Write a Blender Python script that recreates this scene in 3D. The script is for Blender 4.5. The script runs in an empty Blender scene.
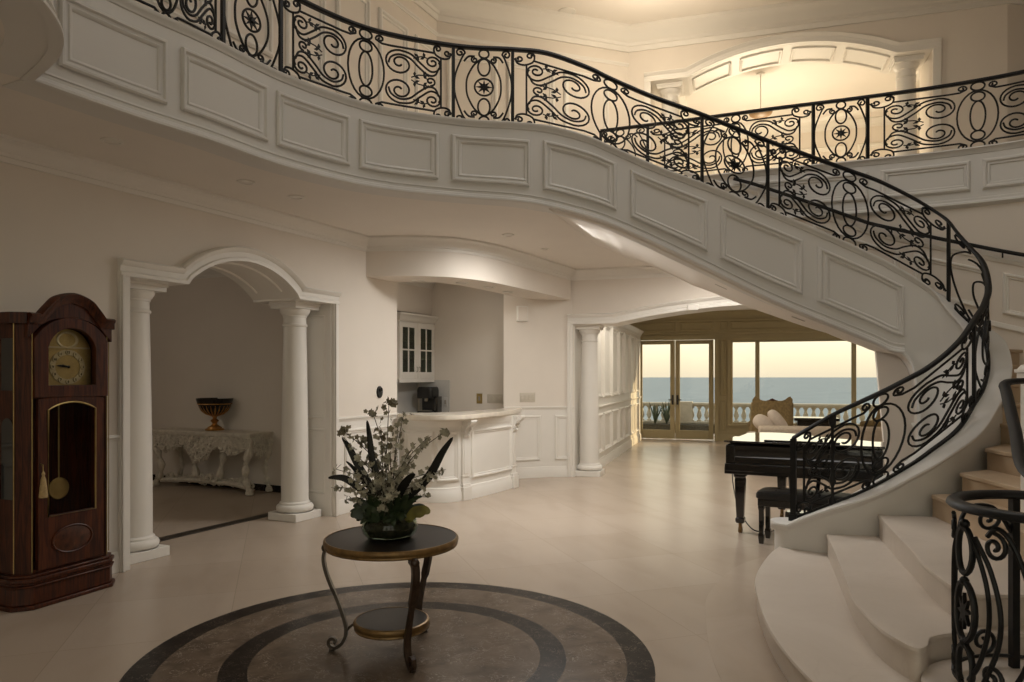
import bpy, bmesh, math, random
from mathutils import Vector, Matrix
random.seed(7)
PI = math.pi
SC = bpy.context.scene
COL = SC.collection
V = Vector

# ------------------------------------------------------------------ materials
def new_mat(name):
    m = bpy.data.materials.new(name); m.use_nodes = True
    nt = m.node_tree
    return m, nt, nt.nodes['Principled BSDF']
def nd(nt, typ, **kw):
    n = nt.nodes.new(typ)
    for k, v in kw.items(): setattr(n, k, v)
    return n
def ramp(nt, stops, interp='LINEAR'):
    r = nd(nt, 'ShaderNodeValToRGB'); r.color_ramp.interpolation = interp
    e = r.color_ramp.elements
    e[0].position, e[0].color = stops[0][0], (*stops[0][1], 1)
    e[1].position, e[1].color = stops[-1][0], (*stops[-1][1], 1)
    for p, c in stops[1:-1]:
        x = e.new(p); x.color = (*c, 1)
    return r
def plain(name, col, rough=.5, metal=0., var=.06, scale=6., spec=.5, bump=0., coat=0.):
    m, nt, b = new_mat(name)
    b.inputs['Roughness'].default_value = rough
    b.inputs['Metallic'].default_value = metal
    b.inputs['Specular IOR Level'].default_value = spec
    if coat: b.inputs['Coat Weight'].default_value = coat; b.inputs['Coat Roughness'].default_value = .05
    tc = nd(nt, 'ShaderNodeTexCoord'); no = nd(nt, 'ShaderNodeTexNoise')
    no.inputs['Scale'].default_value = scale; no.inputs['Detail'].default_value = 4
    nt.links.new(tc.outputs['Object'], no.inputs['Vector'])
    r = ramp(nt, [(.3, tuple(c*(1-var) for c in col)), (.7, tuple(min(1, c*(1+var)) for c in col))])
    nt.links.new(no.outputs['Fac'], r.inputs['Fac'])
    nt.links.new(r.outputs['Color'], b.inputs['Base Color'])
    if bump:
        bp = nd(nt, 'ShaderNodeBump'); bp.inputs['Strength'].default_value = bump; bp.inputs['Distance'].default_value = .01
        nt.links.new(no.outputs['Fac'], bp.inputs['Height']); nt.links.new(bp.outputs['Normal'], b.inputs['Normal'])
    return m
def wood(name, c1, c2, rough=.35, sx=(14, 14, 1.2), coat=.3):
    m, nt, b = new_mat(name)
    tc = nd(nt, 'ShaderNodeTexCoord'); mp = nd(nt, 'ShaderNodeMapping'); mp.inputs['Scale'].default_value = sx
    no = nd(nt, 'ShaderNodeTexNoise'); no.inputs['Scale'].default_value = 2.5; no.inputs['Detail'].default_value = 8; no.inputs['Distortion'].default_value = 1.5
    nt.links.new(tc.outputs['Object'], mp.inputs['Vector']); nt.links.new(mp.outputs['Vector'], no.inputs['Vector'])
    r = ramp(nt, [(.35, c1), (.5, tuple((a+b_)/2 for a, b_ in zip(c1, c2))), (.65, c2)])
    nt.links.new(no.outputs['Fac'], r.inputs['Fac']); nt.links.new(r.outputs['Color'], b.inputs['Base Color'])
    b.inputs['Specular IOR Level'].default_value = .3; b.inputs['Roughness'].default_value = rough; b.inputs['Coat Weight'].default_value = coat; b.inputs['Coat Roughness'].default_value = .15
    return m
def marble(name, base, dark, light, scale=1.6, rough=.2, vein=.5, veincol=(.6, .5, .4), spec=.22):
    m, nt, b = new_mat(name)
    tc = nd(nt, 'ShaderNodeTexCoord')
    n1 = nd(nt, 'ShaderNodeTexNoise'); n1.inputs['Scale'].default_value = scale; n1.inputs['Detail'].default_value = 9; n1.inputs['Roughness'].default_value = .65; n1.inputs['Distortion'].default_value = .8
    nt.links.new(tc.outputs['Object'], n1.inputs['Vector'])
    r = ramp(nt, [(.28, dark), (.5, base), (.75, light)])
    nt.links.new(n1.outputs['Fac'], r.inputs['Fac'])
    n2 = nd(nt, 'ShaderNodeTexNoise'); n2.inputs['Scale'].default_value = scale*2.2; n2.inputs['Detail'].default_value = 6; n2.inputs['Distortion'].default_value = 2.2
    nt.links.new(tc.outputs['Object'], n2.inputs['Vector'])
    r2 = ramp(nt, [(.478, (0, 0, 0)), (.5, (1, 1, 1)), (.522, (0, 0, 0))])
    nt.links.new(n2.outputs['Fac'], r2.inputs['Fac'])
    n3 = nd(nt, 'ShaderNodeTexNoise'); n3.inputs['Scale'].default_value = scale*1.3
    nt.links.new(tc.outputs['Object'], n3.inputs['Vector'])
    mm = nd(nt, 'ShaderNodeMath', operation='MULTIPLY'); nt.links.new(r2.outputs['Color'], mm.inputs[0])
    r3 = ramp(nt, [(.42, (0, 0, 0)), (.58, (vein, vein, vein))]); nt.links.new(n3.outputs['Fac'], r3.inputs['Fac']); nt.links.new(r3.outputs['Color'], mm.inputs[1])
    mx = nd(nt, 'ShaderNodeMixRGB'); nt.links.new(mm.outputs[0], mx.inputs['Fac']); nt.links.new(r.outputs['Color'], mx.inputs['Color1']); mx.inputs['Color2'].default_value = (*veincol, 1)
    nt.links.new(mx.outputs['Color'], b.inputs['Base Color'])
    b.inputs['Roughness'].default_value = rough; b.inputs['Specular IOR Level'].default_value = spec
    return m
def floor_mat():
    m, nt, b = new_mat('cream_limestone_tiles')
    tc = nd(nt, 'ShaderNodeTexCoord'); mp = nd(nt, 'ShaderNodeMapping'); mp.inputs['Rotation'].default_value = (0, 0, math.radians(27+45)); mp.inputs['Location'].default_value = (.2, .3, 0)
    nt.links.new(tc.outputs['Object'], mp.inputs['Vector'])
    br = nd(nt, 'ShaderNodeTexBrick'); br.offset = 0; br.inputs['Scale'].default_value = 1.0
    br.inputs['Brick Width'].default_value = .92; br.inputs['Row Height'].default_value = .92; br.inputs['Mortar Size'].default_value = .003; br.inputs['Mortar Smooth'].default_value = .3
    br.inputs['Color1'].default_value = (.455, .375, .30, 1); br.inputs['Color2'].default_value = (.48, .40, .325, 1); br.inputs['Mortar'].default_value = (.375, .31, .245, 1)
    nt.links.new(mp.outputs['Vector'], br.inputs['Vector'])
    no = nd(nt, 'ShaderNodeTexNoise'); no.inputs['Scale'].default_value = .9; no.inputs['Detail'].default_value = 8; no.inputs['Roughness'].default_value = .5; no.inputs['Distortion'].default_value = .2
    mp2 = nd(nt, 'ShaderNodeMapping'); mp2.inputs['Scale'].default_value = (1, 2.6, 1); nt.links.new(mp.outputs['Vector'], mp2.inputs['Vector']); nt.links.new(mp2.outputs['Vector'], no.inputs['Vector'])
    r = ramp(nt, [(.28, (.86, .84, .82)), (.5, (.96, .95, .94)), (.72, (1.0, .995, .985))]); nt.links.new(no.outputs['Fac'], r.inputs['Fac'])
    mx = nd(nt, 'ShaderNodeMixRGB', blend_type='MULTIPLY'); mx.inputs['Fac'].default_value = 1
    nt.links.new(br.outputs['Color'], mx.inputs['Color1']); nt.links.new(r.outputs['Color'], mx.inputs['Color2'])
    nt.links.new(mx.outputs['Color'], b.inputs['Base Color'])
    b.inputs['Roughness'].default_value = .27; b.inputs['Specular IOR Level'].default_value = .38
    return m
def glass_mat(name, tint=(1, 1, 1), rough=0., ior=1.45):
    m, nt, b = new_mat(name)
    tr = nd(nt, 'ShaderNodeBsdfTransparent'); tr.inputs['Color'].default_value = (*tint, 1)
    gl = nd(nt, 'ShaderNodeBsdfGlossy'); gl.inputs['Roughness'].default_value = rough
    fr = nd(nt, 'ShaderNodeFresnel'); fr.inputs['IOR'].default_value = ior
    mx = nd(nt, 'ShaderNodeMixShader')
    ge = nd(nt, 'ShaderNodeNewGeometry'); iv = nd(nt, 'ShaderNodeMath', operation='SUBTRACT'); iv.inputs[0].default_value = 1.; nt.links.new(ge.outputs['Backfacing'], iv.inputs[1])
    ml = nd(nt, 'ShaderNodeMath', operation='MULTIPLY'); nt.links.new(fr.outputs['Fac'], ml.inputs[0]); nt.links.new(iv.outputs[0], ml.inputs[1]); nt.links.new(ml.outputs[0], mx.inputs['Fac']); nt.links.new(tr.outputs[0], mx.inputs[1]); nt.links.new(gl.outputs[0], mx.inputs[2])
    nt.links.new(mx.outputs[0], nt.nodes['Material Output'].inputs['Surface'])
    return m
def emis(name, col, st):
    m, nt, b = new_mat(name)
    b.inputs['Base Color'].default_value = (*col, 1); b.inputs['Emission Color'].default_value = (*col, 1); b.inputs['Emission Strength'].default_value = st
    return m
M = {}
M['wall'] = plain('cream_wall_paint', (.73, .67, .60), .75, var=.02, scale=2)
M['trim'] = plain('white_trim_paint', (.76, .73, .68), .42, var=.015, scale=3)
M['fascia'] = plain('white_stair_paint', (.66, .645, .615), .5, var=.015, scale=2)
M['ceil'] = plain('cream_ceiling_paint', (.76, .715, .66), .8, var=.015, scale=2)
M['shaded_cream'] = plain('cream_paint_in_shade', (.37, .31, .18), .6, var=.03, scale=3)  # cream paint with backlit shade and yellow light put into its colour
M['floor'] = floor_mat()
M['step'] = marble('beige_marble_steps', (.62, .55, .48), (.57, .50, .43), (.67, .60, .53), 1.0, .32, .25, (.5, .42, .36))
M['border'] = marble('border_stone', (.45, .37, .295), (.42, .345, .27), (.48, .40, .325), 1.2, .27, .2, (.42, .35, .28))
M['upstep'] = marble('tan_limestone_treads', (.50, .38, .26), (.44, .33, .22), (.56, .44, .31), 1.5, .4, .2, (.4, .3, .2))
M['emp_dark'] = marble('dark_emperador_marble', (.012, .009, .008), (.005, .004, .0035), (.03, .023, .018), 7, .28, .8, (.26, .21, .17), .12)
M['emp_brown'] = marble('brown_emperador_marble', (.135, .10, .072), (.075, .055, .04), (.20, .15, .11), 5, .26, .7, (.40, .33, .27), .15)
M['iron'] = plain('black_wrought_iron', (.0045, .0045, .0045), .5, .0, .3, 30, .35)
M['clockwood'] = wood('reddish_walnut', (.024, .006, .003), (.085, .021, .006), .42, coat=.0)
M['burl'] = plain('burl_veneer', (.06, .018, .007), .4, 0, .7, 22, .4)
M['brass'] = plain('aged_brass', (.42, .31, .12), .36, .8, .12, 20)
M['silver'] = plain('silvered_dial', (.50, .42, .24), .4, .7, .1, 20)
M['black'] = plain('black_lacquer', (.006, .006, .006), .12, 0, .1, 5, .6, 0, .5)
M['piano_lid'] = plain('polished_black_lid', (.008, .008, .008), .06, 0, .1, 5, .9, 0, 1.)
M['leather'] = plain('black_leather', (.010, .010, .010), .4, 0, .2, 60, .5, .15)
M['ivory'] = plain('ivory_keys', (.7, .66, .55), .3)
M['darkglass'] = glass_mat('cabinet_glass', (.55, .6, .55), .02)
M['clockglass'] = glass_mat('clock_glass', (.9, .9, .9), 0, 1.15)
M['glass'] = glass_mat('window_glass', (.97, .97, .95), 0)
M['vaseglass'] = glass_mat('vase_glass', (.75, .8, .74), .02)
M['carved'] = plain('carved_antique_white', (.68, .63, .54), .55, 0, .12, 18, .4, .3)
M['urn'] = plain('dark_urn_glaze', (.02, .016, .012), .2, .3, .3, 14)
M['gold'] = plain('gilt_bronze', (.55, .30, .10), .35, .9, .2, 25)
M['tabletop'] = plain('dark_leather_tabletop', (.014, .010, .007), .4, 0, .3, 12, .25)
M['tablegold'] = plain('antique_gold_rim', (.21, .125, .045), .42, .5, .3, 20)
M['tableleg'] = wood('dark_bronzed_leg', (.022, .012, .007), (.06, .034, .02), .35)
M['tableiron'] = plain('brown_steel_leg', (.10, .085, .07), .3, .7, .2, 20)
M['blossom'] = plain('cream_blossoms', (.33, .31, .23), .6, 0, .25, 40)
M['bud'] = plain('tan_flower_heads', (.20, .175, .11), .6, 0, .3, 40)
M['twig'] = plain('brown_twigs', (.07, .055, .035), .6, 0, .3, 30)
M['blade'] = plain('dark_strap_leaves', (.008, .008, .006), .45, 0, .4, 12, .3)
M['leafgreen'] = plain('deep_green_leaves', (.025, .04, .016), .45, 0, .4, 18)
M['leafyellow'] = plain('yellow_green_leaf', (.17, .15, .035), .45, 0, .4, 14)
M['moss'] = plain('brown_moss', (.06, .05, .03), .8, 0, .6, 40, .3, .6)
M['tassel'] = plain('straw_tassel', (.42, .30, .14), .7, 0, .2, 60)
M['counter'] = plain('cream_stone_counter', (.70, .64, .55), .18, 0, .06, 9)
M['splash'] = plain('pale_tile_splash', (.60, .585, .56), .25, 0, .03, 5)
M['plastic'] = plain('black_plastic', (.006, .006, .006), .4, 0, .1, 10)
M['plate'] = plain('almond_plate', (.55, .50, .42), .4)
M['plate_dark'] = plain('grey_plate_slots', (.30, .27, .23), .5)
M['nickel'] = plain('satin_nickel', (.45, .42, .37), .35, .9)
M['fabric'] = plain('taupe_upholstery', (.46, .38, .29), .85, 0, .08, 30, .3, .1)
M['damask'] = plain('gold_damask', (.24, .17, .075), .7, 0, .25, 25, .3, .1)
M['pillow'] = plain('pale_pillow', (.56, .47, .38), .85, 0, .06, 20)
M['stone'] = plain('terrace_stone', (.50, .46, .38), .8, 0, .1, 6)
M['terrace'] = plain('terrace_paving', (.55, .49, .40), .8, 0, .1, 3)
M['sea'] = plain('sea_water', (.20, .245, .28), .6, 0, .10, .02, .1)
M['agave'] = plain('agave_leaf', (.05, .07, .035), .5, 0, .3, 10)
M['lamp_on'] = emis('downlight_lens', (1., .85, .62), 3.)
M['lens'] = plain('frosted_lens', (.36, .32, .27), .5)
M['alab'] = plain('bronze_bowl', (.22, .13, .06), .5)

# ------------------------------------------------------------------ mesh builder
class MB:
    def __init__(s, X=None): s.bm = bmesh.new(); s.X = X
    def v(s, p):
        p = V(p)
        return s.bm.verts.new(s.X @ p if s.X else p)
    def face(s, vs):
        try: return s.bm.faces.new(vs)
        except ValueError: return None
    def loft(s, rings, close=True, cap=True, cycl=False):
        R = [[s.v(p) for p in r] for r in rings]
        n = len(R[0]); k = n if close else n-1
        m = len(R) if cycl else len(R)-1
        for i in range(m):
            a, b = R[i], R[(i+1) % len(R)]
            for j in range(k):
                s.face([a[j], a[(j+1) % n], b[(j+1) % n], b[j]])
        if cap and close and not cycl:
            s.face(list(reversed(R[0]))); s.face(R[-1])
        return s
    def box(s, x0, x1, y0, y1, z0, z1):
        a = [(x0, y0), (x1, y0), (x1, y1), (x0, y1)]
        return s.loft([[(x, y, z0) for x, y in a], [(x, y, z1) for x, y in a]])
    def prism(s, pts, z0, z1):
        return s.loft([[(x, y, z0) for x, y in pts], [(x, y, z1) for x, y in pts]])
    def plate(s, pts, off):
        o = V(off)
        return s.loft([[V(p) for p in pts], [V(p)+o for p in pts]])
    def lathe(s, prof, c=(0, 0, 0), n=24, rx=1, ry=1):
        rings = []
        for r, z in prof:
            r = max(r, 1e-4)
            rings.append([(c[0]+rx*r*math.cos(2*PI*i/n), c[1]+ry*r*math.sin(2*PI*i/n), c[2]+z) for i in range(n)])
        return s.loft(rings)
    def tube(s, pts, r, n=6, closed=False, rs=None, flat=1.):
        pts = [V(p) for p in pts]
        q = [pts[0]]; rr = [rs[0] if rs else r]
        for i, p in enumerate(pts[1:], 1):
            if (p-q[-1]).length > 1e-5: q.append(p); rr.append(rs[i] if rs else r)
        pts = q
        if closed and (pts[0]-pts[-1]).length < 1e-5: pts.pop(); rr.pop()
        N = len(pts)
        if N < 2: return s
        tan = []
        for i in range(N):
            a = pts[(i-1) % N] if (closed or i > 0) else pts[i]
            b = pts[(i+1) % N] if (closed or i < N-1) else pts[i]
            t = b-a
            tan.append(t.normalized() if t.length > 1e-9 else V((0, 0, 1)))
        up = V((0, 0, 1)) if abs(tan[0].z) < .95 else V((1, 0, 0))
        nrm = (up-tan[0]*up.dot(tan[0])).normalized()
        rings = []
        for i in range(N):
            nrm = nrm-tan[i]*nrm.dot(tan[i])
            nrm = nrm.normalized() if nrm.length > 1e-6 else V((1, 0, 0))
            bi = tan[i].cross(nrm)
            rings.append([pts[i]+nrm*(rr[i]*math.cos(2*PI*k/n+PI/n))+bi*(rr[i]*flat*math.sin(2*PI*k/n+PI/n)) for k in range(n)])
        return s.loft(rings, cycl=closed)
    def ball(s, c, r, n=8, sz=1.):
        m = max(4, n//2+1)
        return s.lathe([(r*math.sin(PI*i/m), -sz*r*math.cos(PI*i/m)) for i in range(m+1)], c, n)
    def sweep(s, path, prof, closed=False, up=V((0, 0, 1)), side=1, pclose=True):
        """profile points are (out, up); out is to the right of the path for side=1"""
        path = [V(p) for p in path]; N = len(path); rings = []
        for i in range(N):
            if closed: a, b = path[i-1], path[(i+1) % N]
            else: a, b = path[max(i-1, 0)], path[min(i+1, N-1)]
            t1 = (path[i]-a); t2 = (b-path[i])
            t1 = V((t1.x, t1.y, 0)); t2 = V((t2.x, t2.y, 0))
            if t1.length < 1e-9: t1 = t2
            if t2.length < 1e-9: t2 = t1
            t1.normalize(); t2.normalize()
            n1 = V((t1.y, -t1.x, 0))*side; n2 = V((t2.y, -t2.x, 0))*side
            n = (n1+n2)
            n = n.normalized() if n.length > 1e-6 else n1
            k = 1/max(.5, n.dot(n1))
            rings.append([path[i]+n*(o*k)+V((0, 0, h)) for o, h in prof])
        return s.loft(rings, close=pclose, cycl=closed, cap=pclose)
    def sweep_plane(s, path, N, prof, closed=False, flip=1):
        """path in a plane with normal N; profile (in-plane outward, along N)"""
        path = [V(p) for p in path]; N = V(N).normalized(); n_ = len(path); rings = []
        for i in range(n_):
            if closed: a, b = path[i-1], path[(i+1) % n_]
            else: a, b = path[max(i-1, 0)], path[min(i+1, n_-1)]
            t1 = path[i]-a; t2 = b-path[i]
            if t1.length < 1e-9: t1 = t2
            if t2.length < 1e-9: t2 = t1
            t1.normalize(); t2.normalize()
            q1 = t1.cross(N)*flip; q2 = t2.cross(N)*flip
            q = (q1+q2).normalized(); k = 1/max(.5, q.dot(q1))
            rings.append([path[i]+q*(o*k)+N*h for o, h in prof])
        return s.loft(rings, cycl=closed)
    def build(s, name, mat, parent=None, kind=None, smooth=35, world=False, bevel=0):
        bm = s.bm
        bmesh.ops.recalc_face_normals(bm, faces=bm.faces)
        if world and parent is not None:
            bmesh.ops.transform(bm, matrix=WM[parent.name].inverted(), verts=bm.verts)
        me = bpy.data.meshes.new(name); bm.to_mesh(me); bm.free()
        for p in me.polygons: p.use_smooth = True
        me.set_sharp_from_angle(angle=math.radians(smooth))
        me.materials.append(M[mat] if isinstance(mat, str) else mat)
        o = bpy.data.objects.new(name, me); COL.objects.link(o)
        if parent is not None:
            o.parent = parent
            WM[o.name] = WM[parent.name]
        else: WM[o.name] = Matrix.Identity(4)
        if kind: o['kind'] = kind
        if bevel:
            b = o.modifiers.new('edge', 'BEVEL'); b.width = bevel; b.segments = 2; b.limit_method = 'ANGLE'; b.angle_limit = math.radians(50)
        return o
WM = {}
def thing(name, label, cat, loc=(0, 0, 0), rz=0., group=None):
    o = bpy.data.objects.new(name, None); COL.objects.link(o); o.empty_display_size = .1
    o.location = loc; o.rotation_euler = (0, 0, rz)
    WM[o.name] = Matrix.Translation(V(loc)) @ Matrix.Rotation(rz, 4, 'Z')
    o['label'] = label; o['category'] = cat
    if group: o['group'] = group
    return o
def tag(o, label, cat, group=None):
    o['label'] = label; o['category'] = cat
    if group: o['group'] = group
    return o
def dup(root, loc, rz, label, group=None):
    r = root.copy(); COL.objects.link(r); r.location = loc; r.rotation_euler = (0, 0, rz); r['label'] = label
    if group: r['group'] = group
    WM[r.name] = Matrix.Translation(V(loc)) @ Matrix.Rotation(rz, 4, 'Z')
    for ch in list(root.children):
        c = ch.copy(); COL.objects.link(c); c.parent = r
        for g in list(ch.children):
            d = g.copy(); COL.objects.link(d); d.parent = c
    return r
def structure(o): o['kind'] = 'structure'; return o
def catmull(P, n=8, closed=False):
    P = [tuple(p) for p in P]; out = []; N = len(P); m = N if closed else N-1
    for i in range(m):
        if closed: p0, p1, p2, p3 = P[(i-1) % N], P[i], P[(i+1) % N], P[(i+2) % N]
        else: p0, p1, p2, p3 = P[max(i-1, 0)], P[i], P[i+1], P[min(i+2, N-1)]
        for k in range(n):
            t = k/n
            out.append(tuple(.5*((2*b)+(-a+c)*t+(2*a-5*b+4*c-d)*t*t+(-a+3*b-3*c+d)*t**3) for a, b, c, d in zip(p0, p1, p2, p3)))
    if not closed: out.append(P[-1])
    return out
def arc(cx, cy, r, a0, a1, n=16):
    return [(cx+r*math.cos(math.radians(a0+(a1-a0)*i/n)), cy+r*math.sin(math.radians(a0+(a1-a0)*i/n))) for i in range(n+1)]
def frame_rect(mb, mapf, x0, x1, z0, z1, w=.05, h=.018, nx=1, nz=1):
    """raised picture-frame moulding on a surface; mapf(x, z, height) -> point"""
    w *= 1.5; h *= 1.6
    prof = [(0, -.004), (0, h*.55), (w*.22, h), (w*.45, h*.95), (w*.62, h*.4), (w*.85, h*.45), (w, -.004)]
    rings = []
    for o, hh in prof:
        a, b, c, d = x0+o, x1-o, z0+o, z1-o
        pts = [(a+(b-a)*i/nx, c) for i in range(nx)]+[(b, c+(d-c)*i/nz) for i in range(nz)]+[(b-(b-a)*i/nx, d) for i in range(nx)]+[(a, d-(d-c)*i/nz) for i in range(nz)]
        rings.append([mapf(x, z, hh) for x, z in pts])
    mb.loft(rings, cap=False)
    return mb
CROWN = [(0, 0), (.12, 0), (.12, -.025), (.10, -.04), (.075, -.055), (.06, -.085), (.035, -.105), (.03, -.125), (.02, -.13), (.015, -.165), (0, -.165)]
BASE = [(0, 0), (.022, 0), (.022, .12), (.015, .14), (.012, .165), (0, .17)]
CHAIR = [(0, -.03), (.012, -.03), (.018, -.01), (.03, 0), (.03, .018), (0, .022)]
CASING = [(0, -.002), (0, .02), (.02, .035), (.05, .03), (.07, .018), (.10, .018), (.11, .008), (.11, -.002)]
# ------------------------------------------------------------------ frames of the place
P0 = V((-3.19, 5.94, 0)); U = V((.4472, .8944, 0)); NL = V((.8944, -.4472, 0))
def LW(s, d, z): return P0+U*s+NL*d+V((0, 0, z))
Q0 = V((.99, 11.43, 0)); E1 = V((.958, -.287, 0)); NB = V((-.287, -.958, 0))
def BF(t, d, z): return Q0+E1*t+NB*d+V((0, 0, z))
A0 = V((3.29, 18.3, 0))
def KW(t, d, z): return A0+E1*t+NB*d+V((0, 0, z))
ZC, ZF, ZU = 3.28, 3.91, 6.95
def fbox(mb, F, a0, a1, d0, d1, z0, z1):
    q = [(a0, d0), (a1, d0), (a1, d1), (a0, d1)]
    mb.loft([[F(a, d, z0) for a, d in q], [F(a, d, z1) for a, d in q]])
    return mb
def seg_frame(p, q):
    p = V((p[0], p[1], 0)); q = V((q[0], q[1], 0)); t = (q-p).normalized(); n = V((t.y, -t.x, 0))
    return (lambda s, d, z: p+t*s+n*d+V((0, 0, z))), (q-p).length
def circ3(x0, x1, z0, rise, n=28):
    h = (x1-x0)/2; R = (h*h+rise*rise)/(2*rise); cx = (x0+x1)/2; cz = z0+rise-R
    a = math.asin(h/R)
    return [(cx+R*math.sin(-a+2*a*i/n), cz+R*math.cos(-a+2*a*i/n)) for i in range(n+1)]

# ---- floor
fl = structure(MB().box(-14, 12, -6, 19.2, -.1, 0).build('floor', 'floor'))
cx, cy = -.654, 4.136
def ring(mb, r0, r1, z, h, n=96):
    if r0 <= 0:
        return mb.lathe([(r1, z), (r1, z+h)], (cx, cy, 0), n)
    P = []
    for i in range(n):
        a = 2*PI*i/n; c, s_ = math.cos(a), math.sin(a)
        P.append([(cx+r0*c, cy+r0*s_, z), (cx+r1*c, cy+r1*s_, z), (cx+r1*c, cy+r1*s_, z+h), (cx+r0*c, cy+r0*s_, z+h)])
    return mb.loft(P, cycl=True)
for nm, a, b, mt in (('medallion_centre', 0, .815, 'emp_brown'), ('medallion_band', .815, .963, 'emp_dark'), ('medallion_band', .963, 1.30, 'emp_brown'), ('medallion_border', 1.30, 1.45, 'emp_dark')):
    structure(ring(MB(), a, b, -.02, .0215).build(nm, mt, fl))
structure(fbox(MB(), LW, .06, 2.5, -.80, -.64, -.02, .0015).build("threshold_strip", "emp_dark", fl))

# ---- left wall with its arch
def lintel(mb, F, outline, zt, d0, d1):
    mb.loft([[F(a, d0, z), F(a, d0, zt), F(a, d1, zt), F(a, d1, z)] for a, z in outline])
wl = MB()
fbox(wl, LW, -13, .02, -.64, 0, 0, ZC); fbox(wl, LW, 2.54, 3.8, -.64, 0, 0, ZC)
ar = circ3(.58, 1.98, 2.44, .28)
lintel(wl, LW, [(.02, 2.42), (.579, 2.42)]+ar+[(1.981, 2.42), (2.54, 2.42)], ZC, 0, -.64)
wall_left = structure(wl.build('wall_left', 'wall'))
AV = [(0, -.01), (0, .05), (.03, .05), (.04, .035), (.085, .04), (.095, .06), (.125, .078), (.14, .06), (.14, -.01)]
m = MB(); m.sweep_plane([LW(-.07, 0, 2.42), LW(.58, 0, 2.42)]+[LW(s, 0, z) for s, z in ar[1:-1]]+[LW(1.98, 0, 2.42), LW(2.62, 0, 2.42)], NL, AV, flip=-1)
structure(m.build('arch_moulding', 'trim', wall_left))
m = MB()
for s0, s1 in ((-.07, .02), (2.54, 2.62)):
    fbox(m, LW, s0, s1, -.01, .035, 0, 2.43); fbox(m, LW, s0+.01, s0+.035, .03, .055, 0, 2.43)
structure(m.build('arch_casing', 'trim', wall_left, bevel=.004))
m = MB()   # coffer strips of the arch underside and jamb panels
for d in (-.14, -.50):
    m.tube([LW(s, d, z-.004) for s, z in ar[2:-2]], .016, 6)
for d0, d1 in ((-.16, -.48),):
    for sgn, s in ((1, 2.54), (-1, .02)):
        f = lambda x, z, h, s=s, sgn=sgn: LW(s-sgn*h, x, z)
        frame_rect(m, f, -.56, -.08, .25, 1.0, .04, .02); frame_rect(m, f, -.56, -.08, 1.1, 2.3, .04, .02)
structure(m.build('arch_panel_moulding', 'trim', wall_left))
structure(MB().loft([[LW(s, -.001, z-.001), LW(s, -.639, z-.001), LW(s, -.639, z+.02), LW(s, -.001, z+.02)] for s, z in [(.02, 2.42), (.579, 2.42)]+ar+[(1.981, 2.42), (2.54, 2.42)]]).build('arch_lining', 'trim', wall_left))
m = MB(); fbox(m, LW, 2.522, 2.542, -.639, -.001, 0, 2.42); fbox(m, LW, .018, .038, -.639, -.001, 0, 2.42)
structure(m.build('jamb_lining', 'trim', wall_left))
# wainscot
m = MB(); p = MB()
for s0, s1 in ((-13, -.07), (2.62, 3.8)):
    m.sweep([LW(s0, 0, 1.10), LW(s1, 0, 1.10)], CHAIR)
    m.sweep([LW(s0, 0, 0), LW(s1, 0, 0)], BASE)
    fbox(p, LW, s0, s1, -.01, .006, 0, 1.10)
for s0, s1 in ((-.95, -.2), (-1.9, -1.1), (-2.9, -2.05), (2.75, 3.66)):
    frame_rect(p, lambda x, z, h: LW(x, .006+h, z), s0, s1, .27, .98, .04, .016)
structure(m.build('trim_1', 'trim')); structure(p.build('wainscot_panel', 'trim', wall_left))

# ---- room seen through the arch
m = MB()
fbox(m, LW, 3.55, 3.65, -5, -.64, 0, 3.2); fbox(m, LW, -6.1, -6, -5, -.64, 0, 3.2); fbox(m, LW, -6.1, 3.65, -5.1, -5, 0, 3.2)
wa = structure(m.build('wall_alcove', 'wall'))
structure(fbox(MB(), LW, -6.1, 3.65, -5.1, -.64, 3.2, 3.26).build('ceiling_alcove', 'ceil'))
m = MB(); m.sweep([LW(3.55, -5, 3.2), LW(3.55, -.64, 3.2)], CROWN); m2 = MB(); m2.sweep([LW(3.55, -5, 0), LW(3.55, -.64, 0)], [(0, 0), (.02, 0), (.02, .09), (0, .09)])
structure(m.build('trim_2', 'trim')); structure(m2.build('baseboard_alcove', 'emp_dark'))

# ---- bar nook
K = (-1.64, 12.7); C1 = (-.13, 11.15)
NF, NLn = seg_frame((-1.7294, 12.745), (.40, 11.68))      # nook back wall
m = MB(); fbox(m, NF, -.1, NLn, -.1, 0, 0, ZC); 
wn = structure(m.build('wall_nook_back', 'wall'))
structure(fbox(MB(), LW, 3.8, 6.9, -1.77, -1.67, 0, ZC).build('wall_nook_left', 'wall'))
WRp = [(-.13, 11.15), (.62, 11.45), (.985, 11.44)]
WF, WL_ = seg_frame(WRp[0], WRp[1])
W2, WL2 = seg_frame(WRp[1], WRp[2])
m = MB(); m.loft([[(x, y, z) for x, y in WRp+[(1.0, 11.62), (.42, 11.62), (-.11, 11.26)]] for z in (0, ZC)])
wb = structure(m.build('wall_bar_side', 'wall'))
m = MB(); m.sweep([(x, y, 1.10) for x, y in WRp], CHAIR); m.sweep([(x, y, 0) for x, y in WRp], BASE)
structure(m.build('trim_3', 'trim'))
p = MB(); p.sweep([(x, y, 0) for x, y in WRp], [(-.01, 0), (.006, 0), (.006, 1.1), (-.01, 1.1)])
frame_rect(p, lambda x, z, h: WF(x, .006+h, z), .06, .62, .27, .98, .04, .016)
frame_rect(p, lambda x, z, h: W2(x, .006+h, z), .06, .30, .27, .98, .04, .016)
structure(p.build('wainscot_panel', 'trim', wb))

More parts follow.
